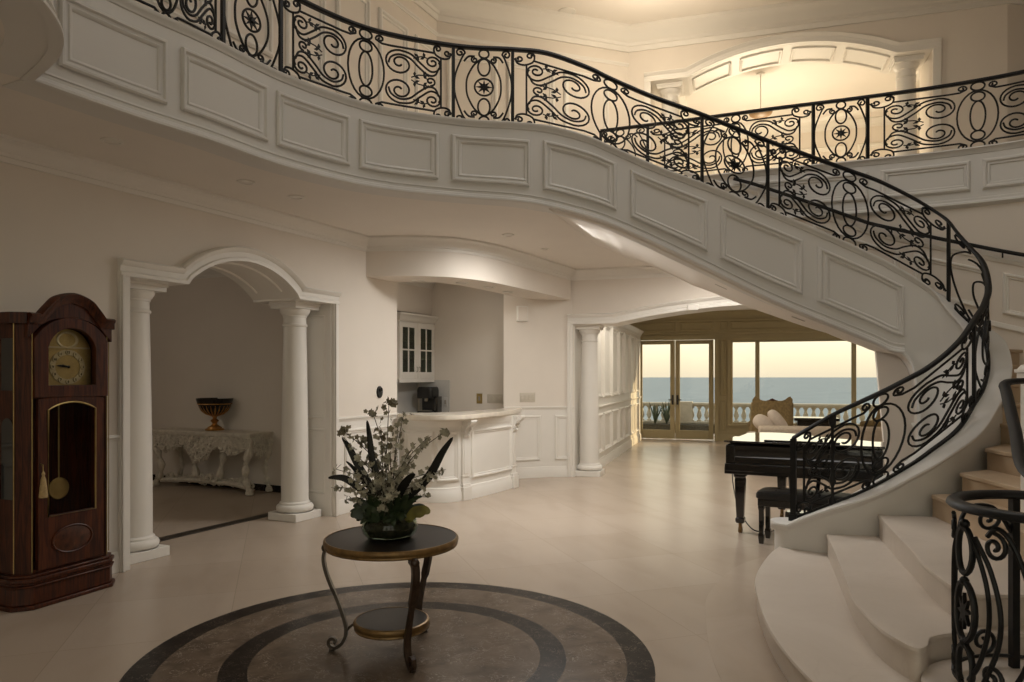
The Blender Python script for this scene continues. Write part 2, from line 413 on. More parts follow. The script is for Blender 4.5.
# ---- curved soffit over the bar
BS = catmull([(-1.80, 8.77), (-1.40, 8.72), (-1.0, 8.74), (-.665, 8.87), (-.27, 9.27), (.167, 10.02), (.55, 10.72), (.93, 11.40)], 6)
def offset_poly(P, d):
    out = []
    for i in range(len(P)):
        a = V((*P[max(i-1, 0)][:2], 0)); b = V((*P[min(i+1, len(P)-1)][:2], 0)); t = (b-a).normalized()
        out.append((P[i][0]+t.y*d, P[i][1]-t.x*d))
    return out
BSi = offset_poly(BS, -.55)
m = MB(); m.loft([[(x, y, 2.81), (x, y, ZC), (xi, yi, ZC), (xi, yi, 2.81)] for (x, y), (xi, yi) in zip(BS, BSi)])
structure(m.build('wall_bar_soffit', 'wall'))

# ---- wall with the wide arch to the living room
al = circ3(.64, 5.36, 2.42, .243, 40)
m = MB(); lintel(m, BF, [(-.02, 2.40)]+al+[(6.05, 2.42)], ZC, 0, -.6)
fbox(m, BF, 6.05, 11.2, -.6, 0, 0, ZF)
fbox(m, BF, -.25, -.02, -.6, -.02, 0, ZC)
wb2 = structure(m.build('wall_living_arch', 'wall'))
AV2 = [(0, -.01), (0, .05), (.04, .05), (.05, .035), (.10, .04), (.11, .06), (.145, .08), (.16, .06), (.16, -.01)]
m = MB(); m.sweep_plane([BF(-.1, 0, 2.42), BF(.64, 0, 2.42)]+[BF(t, 0, z) for t, z in al[1:-1]]+[BF(5.36, 0, 2.42), BF(6.12, 0, 2.42)], NB, AV2, flip=-1)
structure(m.build('arch_moulding', 'trim', wb2))
m = MB()
for t, z in ((1.75, 0), (3.05, 0), (4.3, 0)):
    zz = [q for q in al if q[0] <= t][-1][1]
    fbox(m, BF, t, t+.16, -.02, .085, zz-.0, zz+.09)
structure(m.build('arch_block', 'trim', wb2, bevel=.01))
m = MB(); fbox(m, BF, -.11, -.02, -.02, .04, 0, 2.43); fbox(m, BF, -.10, -.07, .03, .06, 0, 2.43); fbox(m, BF, 6.05, 6.14, -.02, .04, 0, 2.43)
structure(m.build('arch_casing', 'trim', wb2, bevel=.004))
m = MB(); m.loft([[BF(t, -.001, z-.002), BF(t, -.599, z-.002), BF(t, -.599, z+.02), BF(t, -.001, z+.02)] for t, z in [(-.02, 2.40)]+al+[(6.05, 2.42)]]); fbox(m, BF, -.021, 0, -.6, -.01, 0, 2.4)
structure(m.build('arch_lining', 'trim', wb2))
# crown all along the lower ceiling
path = [LW(-13, 0, ZC), LW(3.15, 0, ZC)]+[V((x, y, ZC)) for x, y in BS[1:]]+[BF(.02, 0, ZC), BF(9, 0, ZC)]
structure(MB().sweep(path, CROWN).build('trim_4', 'trim'))

# ---- living room
PW, PL = seg_frame((1.365, 11.95), (3.23, 18.1))
m = MB(); fbox(m, PW, 0, PL, -.5, 0, 0, 2.68); fbox(m, PW, 0, PL, -.6, -.3, 2.68, 3.2)
wp = structure(m.build('wall_passage', 'trim'))
m = MB(); m.sweep([PW(0, 0, 2.72), PW(PL, 0, 2.72)], [(a*.7, b*.8) for a, b in CROWN]+[(-.3, -.02), (-.3, 0)])
m.sweep([PW(0, 0, 1.07), PW(PL, 0, 1.07)], CHAIR); m.sweep([PW(0, 0, 0), PW(PL, 0, 0)], BASE)
k = 0; s = .12
while s < PL-.5:
    w = .78 if k % 3 else .62
    f = lambda x, z, h: PW(x, h, z)
    frame_rect(m, f, s, s+w, 1.22, 2.52, .05, .02); frame_rect(m, f, s, s+w, .26, .95, .05, .02)
    s += w+.14; k += 1
structure(m.build('trim_5', 'trim'))
m = MB()
DT0, DT1, WT0, WT1 = -.12, 1.82, 2.17, 6.1
fbox(m, KW, -1.2, DT0, -.2, 0, 0, 3.2); fbox(m, KW, DT0, DT1, -.2, 0, 2.52, 3.2); fbox(m, KW, DT1, WT0, -.2, 0, 0, 3.2)
fbox(m, KW, WT0, WT1, -.2, 0, 0, .42); fbox(m, KW, WT0, WT1, -.2, 0, 2.47, 3.2); fbox(m, KW, WT1, 9, -.2, 0, 0, 3.2)
wk = structure(m.build('wall_back', 'shaded_cream'))
m = MB(); m.sweep([KW(-.3, 0, 3.2), KW(9, 0, 3.2)], CROWN); m.sweep([KW(-.3, 0, 2.98), KW(9, 0, 2.98)], CHAIR); m.sweep([KW(-.3, 0, 2.66), KW(9, 0, 2.66)], CHAIR)
m.sweep([KW(DT1, 0, 0), KW(9, 0, 0)], BASE)
f = lambda x, z, h: KW(x, h, z)
for t0, t1 in ((-.1, .84), (.95, 1.78), (2.15, 3.9), (4.05, 5.9)): frame_rect(m, f, t0, t1, 2.72, 2.94, .04, .02)
frame_rect(m, f, 1.9, 2.1, 2.72, 2.94, .04, .02)
for t0 in (6.35, 7.2, 8.05): frame_rect(m, f, t0, t0+.7, .26, .95, .05, .02); frame_rect(m, f, t0, t0+.7, 1.15, 2.55, .05, .02)
frame_rect(m, f, 1.93, 2.06, .26, 1.0, .03, .015); frame_rect(m, f, 1.93, 2.06, 1.12, 2.5, .03, .015)
fbox(m, KW, WT0-.06, WT1+.06, 0, .07, .37, .42)
fbox(m, KW, WT0-.07, WT0, 0, .04, .42, 2.55); fbox(m, KW, WT0-.07, WT1+.07, 0, .04, 2.48, 2.56)
fbox(m, KW, DT1-.03, DT1+.06, 0, .05, 0, 2.58); fbox(m, KW, DT0, DT1+.06, 0, .05, 2.5, 2.6)
structure(m.build('trim_6', 'shaded_cream'))
structure(MB().prism([tuple(BF(t, d, 0))[:2] for t, d in ((-.25, -.6), (9.6, -.6), (10.4, -8), (-2, -8))], 3.2, 3.27).build('ceiling_living', 'ceil'))
m = MB(); g0, g1 = BF(9, -.6, 0), KW(9, 0, 0)
RW, RL = seg_frame((g1.x, g1.y), (g0.x, g0.y)); fbox(m, RW, -.2, RL, -.15, 0, 0, 3.2)
structure(m.build('wall_living_right', 'shaded_cream'))
# french doors
def leaf(name, t0, t1):
    d = MB(); z0, z1 = .02, 2.5; st = .115
    fbox(d, KW, t0, t0+st, -.12, -.075, z0, z1); fbox(d, KW, t1-st, t1, -.12, -.075, z0, z1)
    fbox(d, KW, t0+st, t1-st, -.12, -.075, z0, .24); fbox(d, KW, t0+st, t1-st, -.12, -.075, 2.40, z1)
    o = structure(d.build(name, 'shaded_cream', bevel=.006))
    structure(fbox(MB(), KW, t0+st, t1-st, -.10, -.094, .24, 2.40).build('glass_pane', 'glass', o))
    return o
d1 = leaf('door_1', -.10, .825); d2 = leaf('door_2', .835, 1.765)
for dd, t in ((d1, .825-.055), (d2, .835+.055)):
    h = MB(); fbox(h, KW, t-.025, t+.025, -.075, -.065, .88, 1.12); a = KW(t, -.055, 1.0)
    h.tube([KW(t, -.07, 1.0), KW(t, -.03, 1.0), KW(t+(-.1 if dd is d1 else .1), -.025, 1.0)], .012, 8)
    h.build('door_handle', 'plastic', dd)['label'] = 'black lever handle'
# big window
def win(name, t0, t1):
    w = MB(); z0, z1, st = .42, 2.47, .05
    fbox(w, KW, t0, t0+st, -.14, -.06, z0, z1); fbox(w, KW, t1-st, t1, -.14, -.06, z0, z1)
    fbox(w, KW, t0+st, t1-st, -.14, -.06, z0, z0+.04); fbox(w, KW, t0+st, t1-st, -.14, -.06, z1-.04, z1)
    o = structure(w.build(name, 'shaded_cream', bevel=.005))
    structure(fbox(MB(), KW, t0+st, t1-st, -.105, -.099, z0+.04, z1-.04).build('glass_pane', 'glass', o))
win('window_1', WT0, 2.795); win('window_2', 2.795, 4.947); win('window_3', 4.947, WT1)

# ---- outside
structure(MB().loft([[KW(-12, -.2, z), KW(18, -.2, z), KW(18, -7, z), KW(-12, -7, z)] for z in (-.3, -.05)]).build('terrace_floor', 'terrace'))
bal = thing('balustrade', 'pale stone balustrade along the terrace beyond the windows', 'balustrade', KW(3, -3.6, -.05))
m = MB()
for z0, z1, w in ((-.05, .20, .13), (.20, .26, .16)): fbox(m, KW, -6, 14, -3.6-w, -3.6+w, z0, z1)
m.build('base_wall', 'stone', bal, world=True, bevel=.01)
m = MB(); fbox(m, KW, -6, 14, -3.78, -3.42, .74, .81); fbox(m, KW, -6, 14, -3.74, -3.46, .70, .74); m.build('top_rail', 'stone', bal, world=True, bevel=.015)
BP = [(.07, .26), (.07, .29), (.045, .30), (.035, .33), (.055, .37), (.075, .42), (.07, .47), (.045, .55), (.032, .61), (.045, .63), (.045, .65), (.07, .66), (.07, .70)]
b0 = None
t = -.6
while t < 7.2:
    if not (.72 < t < 1.06 or 2.42 < t < 2.5):
        if b0 is None:
            b0 = MB().lathe(BP, (0, 0, 0), 12).build('baluster', 'stone', bal)
            bo = b0
        else:
            bo = b0.copy(); COL.objects.link(bo); bo.parent = bal
        bo.location = WM[bal.name].inverted() @ KW(t, -3.6, 0)
    t += .21
m = MB(); fbox(m, KW, .66, 1.1, -3.8, -3.4, .2, .84); m.build('pier', 'stone', bal, world=True, bevel=.01)
# planter with spiky plants
pl = thing('terrace_planter', 'long dark planter trough at the foot of the balustrade', 'planter', KW(.8, -3.1, -.05), math.atan2(E1.y, E1.x))
m = MB(); m.loft([[(-1.6, -.2, 0), (1.0, -.2, 0), (1.0, .2, 0), (-1.6, .2, 0)], [(-1.65, -.22, .24), (1.05, -.22, .24), (1.05, .22, .24), (-1.65, .22, .24)]]); m.build('trough', 'moss', pl, bevel=.01)
for i, (t, h, lab) in enumerate(((.05, .72, 'spiky agave rising beside the edge of the panelled wall'), (.38, .78, 'spiky agave in the planter, next to the balustrade pier'))):
    ag = thing('agave', lab, 'plant', KW(t, -3.1, .19), 0, 'agaves on the terrace')
    m = MB()
    for k in range(13):
        a = 2*PI*k/13+i; tl = random.uniform(.05, .42); L = h*random.uniform(.7, 1.0)
        d = V((math.cos(a)*tl, math.sin(a)*tl, 1)).normalized(); w = V((-math.sin(a), math.cos(a), 0))*.03
        pts = [d*(L*q)+V((math.cos(a), math.sin(a), 0))*(.12*q*q) for q in (0, .4, .8, 1)]
        m.loft([[p-w*f_, p+V((0, 0, .012*f_))+d*.01, p+w*f_, p-d*.005] for p, f_ in zip(pts, (.7, 1, .6, .05))])
    m.build('leaf_rosette', 'agave', ag)
structure(MB().loft([[(-9000, 120, z), (14000, 120, z), (14000, 16000, z), (-9000, 16000, z)] for z in (-32, -30)]).build('sea', 'sea'))

# ---- columns
def column(label, loc, rz, h=2.42, r=.15, group='white round columns'):
    c = thing('column', label, 'column', loc, rz, group)
    q = r*1.36
    m = MB(); m.box(-q, q, -q, q, 0, .085); m.build('plinth', 'trim', c, bevel=.004)
    b = [(r*1.3, .085)]+[(r*1.16+r*.2*math.cos(a), .125+.04*math.sin(a)) for a in [(-90+15*i)*PI/180 for i in range(13)]]+[(r*1.12, .168), (r*1.12, .185), (r*1.02, .20)]
    MB().lathe(b, n=40).build('base', 'trim', c)
    sh = [(r*1.0, .19)]+[(r*(1-.17*((i/12)**1.7)), .19+(h-.45)*i/12) for i in range(1, 13)]
    MB().lathe(sh, n=40).build('shaft', 'trim', c)
    t = h-.27; a = r*.83
    cap = [(a, t), (a*1.08, t+.005), (a*1.12, t+.018), (a*1.08, t+.03), (a, t+.035), (a, t+.105), (a*1.06, t+.11), (a*1.06, t+.125), (a*1.15, t+.135), (a*1.32, t+.17), (a*1.36, t+.19), (a*1.36, t+.2)]
    m = MB().lathe(cap, n=40); m.build('capital', 'trim', c)
    qa = a*1.5; m = MB(); m.box(-qa, qa, -qa, qa, h-.072, h-.012); m.box(-qa*1.06, qa*1.06, -qa*1.06, qa*1.06, h-.03, h); m.build('abacus', 'trim', c, bevel=.004)
    return c
al_ = math.atan2(U.y, U.x); ab_ = math.atan2(E1.y, E1.x)
column('white round column under the small arch, beside the tall clock', LW(.30, -.31, 0), al_)
column('white round column under the small arch, between console table and bar', LW(2.28, -.31, 0), al_)
column('white round column under the wide arch, next to the curved bar', BF(.19, -.29, 0), ab_, 2.415, .155)

# ---- upper storey
m = MB(); fbox(m, LW, -13, 4.75, -.3, 0, ZF, ZU)
wu = structure(m.build('wall_upper_left', 'wall'))
uc = LW(4.75, 0, 0); UF, UL = seg_frame((uc.x, uc.y), tuple(BF(.85, 0, 0))[:2])
structure(fbox(MB(), UF, -.1, UL+.1, -.3, 0, ZF, ZU).build('wall_upper_far', 'wall'))
au = circ3(1.75, 4.60, 6.12, .32, 36)
m = MB(); lintel(m, BF, [(1.2, 6.12), (1.749, 6.12)]+au+[(4.601, 6.12), (5.05, 6.12)], ZU, 0, -.7)
fbox(m, BF, .8, 1.2, -.7, 0, ZF, ZU); fbox(m, BF, 5.05, 5.95, -.7, 0, ZF, ZU)
wua = structure(m.build('wall_upper_arch', 'wall'))
m = MB(); m.sweep_plane([BF(1.1, 0, 6.12), BF(1.75, 0, 6.12)]+[BF(t, 0, z) for t, z in au[1:-1]]+[BF(4.6, 0, 6.12), BF(5.15, 0, 6.12)], NB, AV, flip=-1)
structure(m.build('arch_moulding', 'trim', wua))
m = MB()
for t0, t1 in ((1.1, 1.2), (5.05, 5.15)): fbox(m, BF, t0, t1, -.02, .04, ZF, 6.13)
structure(m.build('arch_casing', 'trim', wua, bevel=.004))
m = MB()   # recessed coffers of the arch underside
n = len(au)-1
for i0, i1 in ((1, 8), (10, 17), (19, 26), (28, 35)):
    for d in (-.12, -.58): m.tube([BF(au[i][0], d, au[i][1]-.006) for i in range(i0, i1+1)], .022, 6)
    for i in (i0, i1): m.tube([BF(au[i][0], d, au[i][1]-.006) for d in (-.12, -.58)], .022, 6)
structure(m.build('coffer_moulding', 'trim', wua))
structure(MB().loft([[BF(t, -.001, z-.002), BF(t, -.699, z-.002), BF(t, -.699, z+.02), BF(t, -.001, z+.02)] for t, z in [(1.2, 6.12), (1.749, 6.12)]+au+[(4.601, 6.12), (5.05, 6.12)]]).build('arch_lining', 'trim', wua))
column('white upstairs column on the side of the lit arch above the curved stair', BF(4.78, -.28, ZF), ab_, 2.21, .15)
column('white upstairs column at the far side of the lit arch, behind two railings', BF(1.47, -.28, ZF), ab_, 2.21, .15)
e5 = BF(5.95, 0, 0)
structure(MB().loft([[(e5.x, e5.y, z), (e5.x+5, e5.y+.5, z), (e5.x+5, e5.y+.9, z), (e5.x, e5.y+.6, z)] for z in (ZF, ZU)]).build('wall_upper_right', 'wall'))
C2 = [(a*1.9, b*2) for a, b in CROWN]
up = [LW(-13, 0, ZU), LW(4.75, 0, ZU), BF(.85, 0, ZU), BF(5.95, 0, ZU), V((e5.x+5, e5.y+.5, ZU))]
m = MB(); m.sweep(up, C2)
m.sweep([p-V((0, 0, .52)) for p in up[:3]], CHAIR)
structure(m.build('trim_7', 'trim'))
m = MB(); f = lambda x, z, h: LW(x, h, z); s = -3.0
while s < 4.4:
    frame_rect(m, f, s, s+.62, ZF+.95, 6.2, .06, .025); frame_rect(m, f, s, s+.62, ZF+.2, ZF+.82, .05, .02); s += .8
f = lambda x, z, h: UF(x, h, z)
for s in (.15, 1.05, 1.95): frame_rect(m, f, s, s+.75, ZF+.95, 6.2, .06, .025)
m.sweep([LW(-13, 0, ZF+.88), LW(4.75, 0, ZF+.88)], CHAIR)
structure(m.build('trim_8', 'trim'))
structure(MB().box(-14, 12, -6, 12.2, ZU, ZU+.1).build('ceiling_upper', 'ceil'))
# room behind the upstairs arch
m = MB(); fbox(m, BF, -.6, 7, -5.2, -5.1, ZF, 7.0); fbox(m, BF, -.7, -.6, -5.2, -.7, ZF, 7.0); fbox(m, BF, 7, 7.1, -5.2, -.7, ZF, 7.0)
structure(m.build('wall_upper_room', 'wall'))
structure(fbox(MB(), BF, -.7, 7.1, -5.2, -.6, 6.9, 7.0).build('ceiling_upper_room', 'ceil'))
m = MB(); hexa = [(1.4, -4.4), (2.6, -4.9), (4.2, -4.9), (5.6, -4.2), (5.6, -1.9), (4.4, -1.2), (2.4, -1.2), (1.4, -1.9)]
m.sweep([BF(t, d, 6.9) for t, d in hexa], [(0, 0), (.16, 0), (.13, -.06), (.06, -.09), (0, -.07)], closed=True)
m.sweep([BF(-.6, -5.1, 6.9), BF(7, -5.1, 6.9)], CROWN)
f = lambda x, z, h: BF(x, -5.1+h, z)
for t in (-.3, 1.0, 2.3, 3.6, 4.9): frame_rect(m, f, t, t+1.1, ZF+.3, 6.4, .07, .03)
structure(m.build('trim_9', 'trim'))
# rest of the hall behind the viewpoint
m = MB()
for x0, x1, z0, z1 in ((-9, -3.2, 0, ZU), (3.2, 7, 0, ZU), (-3.2, 3.2, 0, .3), (-3.2, 3.2, 6.2, ZU), (-1.3, -.9, .3, 6.2), (.9, 1.3, .3, 6.2), (-3.2, 3.2, 2.9, 3.3)):
    m.box(x0, x1, -3.8, -3.6, z0, z1)
structure(m.build('wall_rear', 'wall'))

m = MB(); m.box(10.6, 10.8, -3.8, 10.6, 0, ZU); m.box(7, 10.7, -3.8, -3.6, 0, ZU)
structure(m.build('wall_right', 'wall'))
# ------------------------------------------------------------------ the sweeping balcony edge and stair: X, Y, top of curb, underside, handrail, outer X, outer Y
G_ = [
 (-2.75, 4.06, 4.0, 3.28, 4.76), (-2.46, 4.63, 4.0, 3.28, 4.76), (-2.16, 5.12, 4.0, 3.28, 4.76), (-1.81, 5.78, 4.0, 3.28, 4.755),
 (-1.25, 6.40, 4.0, 3.28, 4.745), (-.525, 6.74, 4.0, 3.28, 4.75), (.0285, 6.85, 4.0, 3.265, 4.765), (.361, 6.93, 3.991, 3.231, 4.765),
 (.729, 7.0, 3.919, 3.155, 4.667), (.967, 7.03, 3.828, 3.084, 4.57), (1.414, 7.12, 3.667, 2.915, 4.42), (1.954, 7.25, 3.516, 2.69, 4.283),
 (2.654, 7.35, 3.274, 2.376, 4.047), (3.39, 7.33, 2.954, 2.07, 3.762), (3.77, 7.22, 2.733, 1.876, 3.555), (4.093, 7.05, 2.46, 1.6, 3.27),
 (4.20, 6.92, 2.235, 0, 3.03), (4.27, 6.73, 1.99, 0, 2.72), (4.20, 6.53, 1.72, 0, 2.43), (4.05, 6.35, 1.50, 0, 2.25),
 (3.85, 6.17, 1.347, 0, 2.09), (3.62, 6.01, 1.14, 0, 1.89), (3.36, 5.91, .977, 0, 1.70), (3.11, 5.88, .81, 0, 1.555),
 (2.755, 5.93, .592, 0, 1.355), (2.42, 6.15, .373, 0, 1.085)]
OUT = [None]*7+[(1.12, 9.2), (1.3, 9.12), (1.42, 9.08), (1.8, 8.93), (2.2, 8.78), (2.85, 8.52), (3.6, 8.22), (4.0, 8.06), (4.45, 7.87),
 (4.9, 7.62), (5.35, 7.33), (5.9, 6.7), (6.0, 5.9), (5.5, 5.1), (4.5, 4.72), (3.7, 4.6), (3.15, 4.45), (2.9, 3.9), (2.6, 3.6)]
ND = 8
D = catmull(G_, ND)                                # dense samples, ND per span
IX = lambda i: i*ND
def pxof(p): return 512+720*p[0]/p[1]
def at_px(px, i0, i1):
    """fractional dense index where the curve crosses a viewing direction"""
    for i in range(i0, i1):
        a, b = pxof(D[i]), pxof(D[i+1])
        if (a-px)*(b-px) <= 0 and a != b: return i+(px-a)/(b-a)
    return i0
def cur(i):
    i = max(0, min(len(D)-1.0001, i)); k = int(i); f = i-k
    return tuple(a+(b-a)*f for a, b in zip(D[k], D[k+1]))
def right_of(i):
    a, b = cur(i-.5), cur(i+.5); t = V((b[0]-a[0], b[1]-a[1], 0)).normalized()
    return V((t.y, -t.x, 0))                        # towards the open well (towards the viewpoint on the upper flight)
def stair_pt(i, off, z):
    p = cur(i); n = right_of(i); return V((p[0]+n.x*off, p[1]+n.y*off, z))
NS = len(D)-1
i_top = IX(7)                                      # where the balcony ends and the flight begins
# walking from the balcony down, the well lies on the right; curb from -.17 (steps side) to +.07 (well side)
# ---- balcony band
m = MB(); rg = []
for i in range(0, i_top+1):
    p = D[i]; zb = p[3]-.006; rg.append([stair_pt(i, 0, zb), stair_pt(i, 0, p[2]), stair_pt(i, -.22, p[2]), stair_pt(i, -.22, zb)])
m.loft(rg)
wm = structure(m.build('wall_balcony', 'fascia'))
def curb_cap(i0, i1, step=1):
    m = MB(); rg = []
    for i in range(i0, i1+1):
        z = D[i][2]
        prof = [(0, -.055), (.010, -.05), (.014, -.034), (.026, -.022), (.034, -.008), (.034, .004), (.028, .010), (-.262, .010), (-.275, .002), (-.278, -.012), (-.268, -.026), (-.24, -.034), (-.22, -.06)]
        rg.append([stair_pt(i, o, z+h) for o, h in prof])
    return m.loft(rg)
def bead(i0, i1, m=None):
    m = m or MB(); rg = []
    for i in range(i0, i1+1):
        z = D[i][3]
        prof = [(-.01, .085), (.010, .08), (.012, .068), (.004, .062), (.004, .042), (.018, .034), (.022, .018), (.034, .010), (.034, -.006), (.02, -.014), (-.02, -.012)]
        rg.append([stair_pt(i, o, z+h) for o, h in prof])
    return m.loft(rg)
structure(curb_cap(0, i_top).build('balcony_cap', 'fascia', wm)); structure(bead(0, i_top).build('balcony_bead', 'fascia', wm))
def band_panel(m, ia, ib, f0=.2, f1=.8):
    n = max(3, int((ib-ia)/1.0))
    def mp(x, z, h):
        i = ia+(ib-ia)*x; p = cur(i); zz = p[3]+(p[2]-p[3])*z
        return stair_pt(i, h, zz)
    L = sum((V(cur(ia+(ib-ia)*(k+1)/10)[:2]+(0,))-V(cur(ia+(ib-ia)*k/10)[:2]+(0,))).length for k in range(10)); pm = cur((ia+ib)/2); H = pm[2]-pm[3]
    prof = [(0, -.006), (0, .016), (.010, .028), (.024, .028), (.034, .012), (.048, .010), (.056, .018), (.064, .016), (.076, .004), (.08, -.006)]
    rings = []
    for o, hh in prof:
        a, b, c, d = o/L, 1-o/L, f0+o/H, f1-o/H
        pts = [(a+(b-a)*i/n, c) for i in range(n)]+[(b, c)]+[(b-(b-a)*i/n, d) for i in range(n)]+[(a, d)]
        rings.append([mp(x, z, hh) for x, z in pts])
    m.loft(rings, cap=False)
for a, b in ((58, 166), (181, 267), (276, 349), (359, 438), (451, 529)):
    m = MB(); band_panel(m, at_px(a, 0, i_top), at_px(b, 0, IX(8))); structure(m.build('panel_moulding', 'fascia', wm))
# the second curved balcony that comes forward at the near end
NB2 = catmull([(-2.75, 4.06), (-2.40, 3.74), (-2.2, 3.42), (-2.13, 3.05), (-2.25, 2.6), (-2.75, 2.2), (-3.6, 2.0), (-5.4, 1.9)], 8)
def oring(P, i, o, z):
    a = V((*P[max(i-1, 0)], 0)); b = V((*P[min(i+1, len(P)-1)], 0)); t = (b-a).normalized()
    return V((P[i][0]+t.y*o, P[i][1]-t.x*o, z))
m = MB(); m.loft([[oring(NB2, i, o, z) for o, z in ((0, 3.274), (0, 4.0), (.2, 4.0), (.2, 3.274))] for i in range(len(NB2))])
wn2 = structure(m.build('wall_near_balcony', 'fascia'))
m = MB(); m.loft([[oring(NB2, i, .07-o, 3.28+z) for o, z in ((.06, .10), (.085, .095), (.09, .075), (.075, .068), (.075, .045), (.095, .035), (.10, .02), (.115, .010), (.115, -.006), (.10, -.014), (.05, -.012))] for i in range(len(NB2))])
structure(m.build('balcony_bead', 'fascia', wn2))

# ---- upper floor slab (its underside is the lower ceiling)
edge = [stair_pt(i, -.11, 0) for i in range(2, i_top+1, 2)]
BAL = catmull([(1.12, 9.2), (2.28, 8.75), (3.0, 8.45), (3.92, 8.1), (4.71, 7.75), (5.30, 7.38), (5.8, 6.9), (6.2, 6.2), (6.45, 5.2)], 6)
poly = [(p.x, p.y) for p in edge]+[(x, y) for x, y in BAL]+[(9.5, 5.0), tuple(BF(9.0, -.5, 0))[:2], tuple(BF(-.2, -.55, 0))[:2], (.3, 12.3), (-1.2, 13.3), tuple(LW(3.6, -1.72, 0))[:2], tuple(LW(3.6, -.6, 0))[:2], tuple(LW(-4.6, -.6, 0))[:2]]
poly += [tuple(oring(NB2, i, .10, 0))[:2] for i in reversed(range(3, len(NB2)-1, 2))]
bm = bmesh.new()
lo = [bm.verts.new((x, y, ZC)) for x, y in poly]; hi = [bm.verts.new((x, y, ZF)) for x, y in poly]
f1 = bm.faces.new(lo); f2 = bm.faces.new(hi)
for i in range(len(poly)): bm.faces.new([lo[i], lo[(i+1) % len(poly)], hi[(i+1) % len(poly)], hi[i]])
bm.normal_update(); bmesh.ops.triangulate(bm, faces=[f1, f2], ngon_method='EAR_CLIP')
sb = MB(); sb.bm.free(); sb.bm = bm
structure(sb.build('ceiling_lower', 'ceil', smooth=20))

# ---- balcony across the stairwell, its band and the wall round the stair
def bt(i):
    a = V((*BAL[max(i-1, 0)], 0)); b = V((*BAL[min(i+1, len(BAL)-1)], 0)); return (b-a).normalized()
def bal_pt(i, off, z):
    i = max(0, min(len(BAL)-1.0001, i)); k = int(i); f = i-k
    t = (bt(k)*(1-f)+bt(k+1)*f).normalized(); x = BAL[k][0]+(BAL[k+1][0]-BAL[k][0])*f; y = BAL[k][1]+(BAL[k+1][1]-BAL[k][1])*f
    return V((x+t.y*off, y-t.x*off, z))            # + is towards the viewpoint
def outer_z(i):                                    # the stair wall reaches down to the stair's underside
    x = bal_pt(i, 0, 0).x; q = [(OUT[k][0], G_[k][3]+.04) for k in range(7, 16)]
    for (a, za), (b, zb) in zip(q, q[1:]):
        if x <= b: return max(0, za+(zb-za)*(x-a)/(b-a)) if x < 4.12 else 0
    return 0
nB = len(BAL)-1
m = MB()
m.loft([[bal_pt(i, .03, outer_z(i)), bal_pt(i, .03, 4.0), bal_pt(i, -.15, 4.0), bal_pt(i, -.15, outer_z(i))] for i in range(nB+1)])
ws = structure(m.build('wall_stair', 'wall'))
m = MB()
m.loft([[bal_pt(i, o, 4.0+h) for o, h in ((.03, -.06), (.05, -.05), (.06, -.02), (.085, 0), (.08, .014), (-.17, .014), (-.17, -.02), (-.15, -.04))] for i in range(nB+1)])
m.loft([[bal_pt(i, o, 3.42+h) for o, h in ((.03, .07), (.05, .06), (.05, .035), (.075, .02), (.08, 0), (.05, -.02), (.03, -.03))] for i in range(nB+1)])
m.loft([[bal_pt(i, o, h) for o, h in ((.03, 3.45), (.04, 3.45), (.04, 3.99), (.03, 3.99))] for i in range(nB+1)])
structure(m.build('balcony_band', 'fascia', ws))
bi = lambda px: next((i+(px-(512+720*BAL[i][0]/BAL[i][1]))/((512+720*BAL[i+1][0]/BAL[i+1][1])-(512+720*BAL[i][0]/BAL[i][1])) for i in range(nB) if 512+720*BAL[i+1][0]/BAL[i+1][1] >= px), nB)
for a, b in ((655, 745), (758, 868), (880, 970), (982, 1075), (1090, 1180)):
    m = MB(); ia, ib = bi(a), bi(b)
    L = (bal_pt(ib, 0, 0)-bal_pt(ia, 0, 0)).length
    frame_rect(m, lambda x, z, h: bal_pt(ia+(ib-ia)*x/L, .04+h, z), 0, L, 3.56, 3.88, .05, .018, nx=6)
    structure(m.build('panel_moulding', 'fascia', ws))
# stair-wall dado: handrail height line and skirting follow the flight
def wall_z(i):
    p = bal_pt(i, 0, 0); x = p.x
    pts = [(1.12, 3.95), (2.2, 3.35), (2.85, 3.08), (3.6, 2.72), (4.0, 2.52), (4.45, 2.36), (4.9, 2.2), (5.3, 2.05), (5.8, 1.85), (6.2, 1.6), (6.5, 1.3)]
    for (a, za), (b, zb) in zip(pts, pts[1:]):
        if x <= b: return za+(zb-za)*(x-a)/(b-a)
    return 1.3
ii = [5+.5*k for k in range(int((nB-5)*2)+1)]
m = MB()
m.loft([[bal_pt(i, o, wall_z(i)+h) for o, h in ((.03, -.02), (.05, -.02), (.05, .0), (.042, .03), (.03, .035))] for i in ii])
m.loft([[bal_pt(i, o, wall_z(i)+.66+h) for o, h in ((.03, 0), (.045, 0), (.05, .02), (.06, .035), (.055, .05), (.03, .055))] for i in ii])
def slope_panel(m, ia, ib):
    L = (bal_pt(ib, 0, 0)-bal_pt(ia, 0, 0)).length
    frame_rect(m, lambda x, z, h: bal_pt(ia+(ib-ia)*x/L, .03+h, wall_z(ia+(ib-ia)*x/L)+z), 0, L, .13, .56, .04, .018, nx=6)
for a, b in ((15, 20.5), (21.5, 27), (28, 33), (34, 40)): slope_panel(m, a, b)
structure(m.build('wall_panel_moulding', 'trim', ws))

# ---- the staircase
st = thing('staircase', 'sweeping white curved staircase with pale marble lower steps', 'staircase', (3.2, 5.8, 0))
i_end = at_px(907, IX(13), IX(16)); ie = int(i_end)
m = MB(); rg = []
for i in range(i_top, NS+1):
    p = D[i]; zb = p[3]
    if i > ie: zb = {1: cur(ie)[3]-.09, 2: cur(ie)[3]-.24}.get(i-ie, 0)
    rg.append([stair_pt(i, 0, zb), stair_pt(i, 0, p[2]), stair_pt(i, -.22, p[2]), stair_pt(i, -.22, zb)])
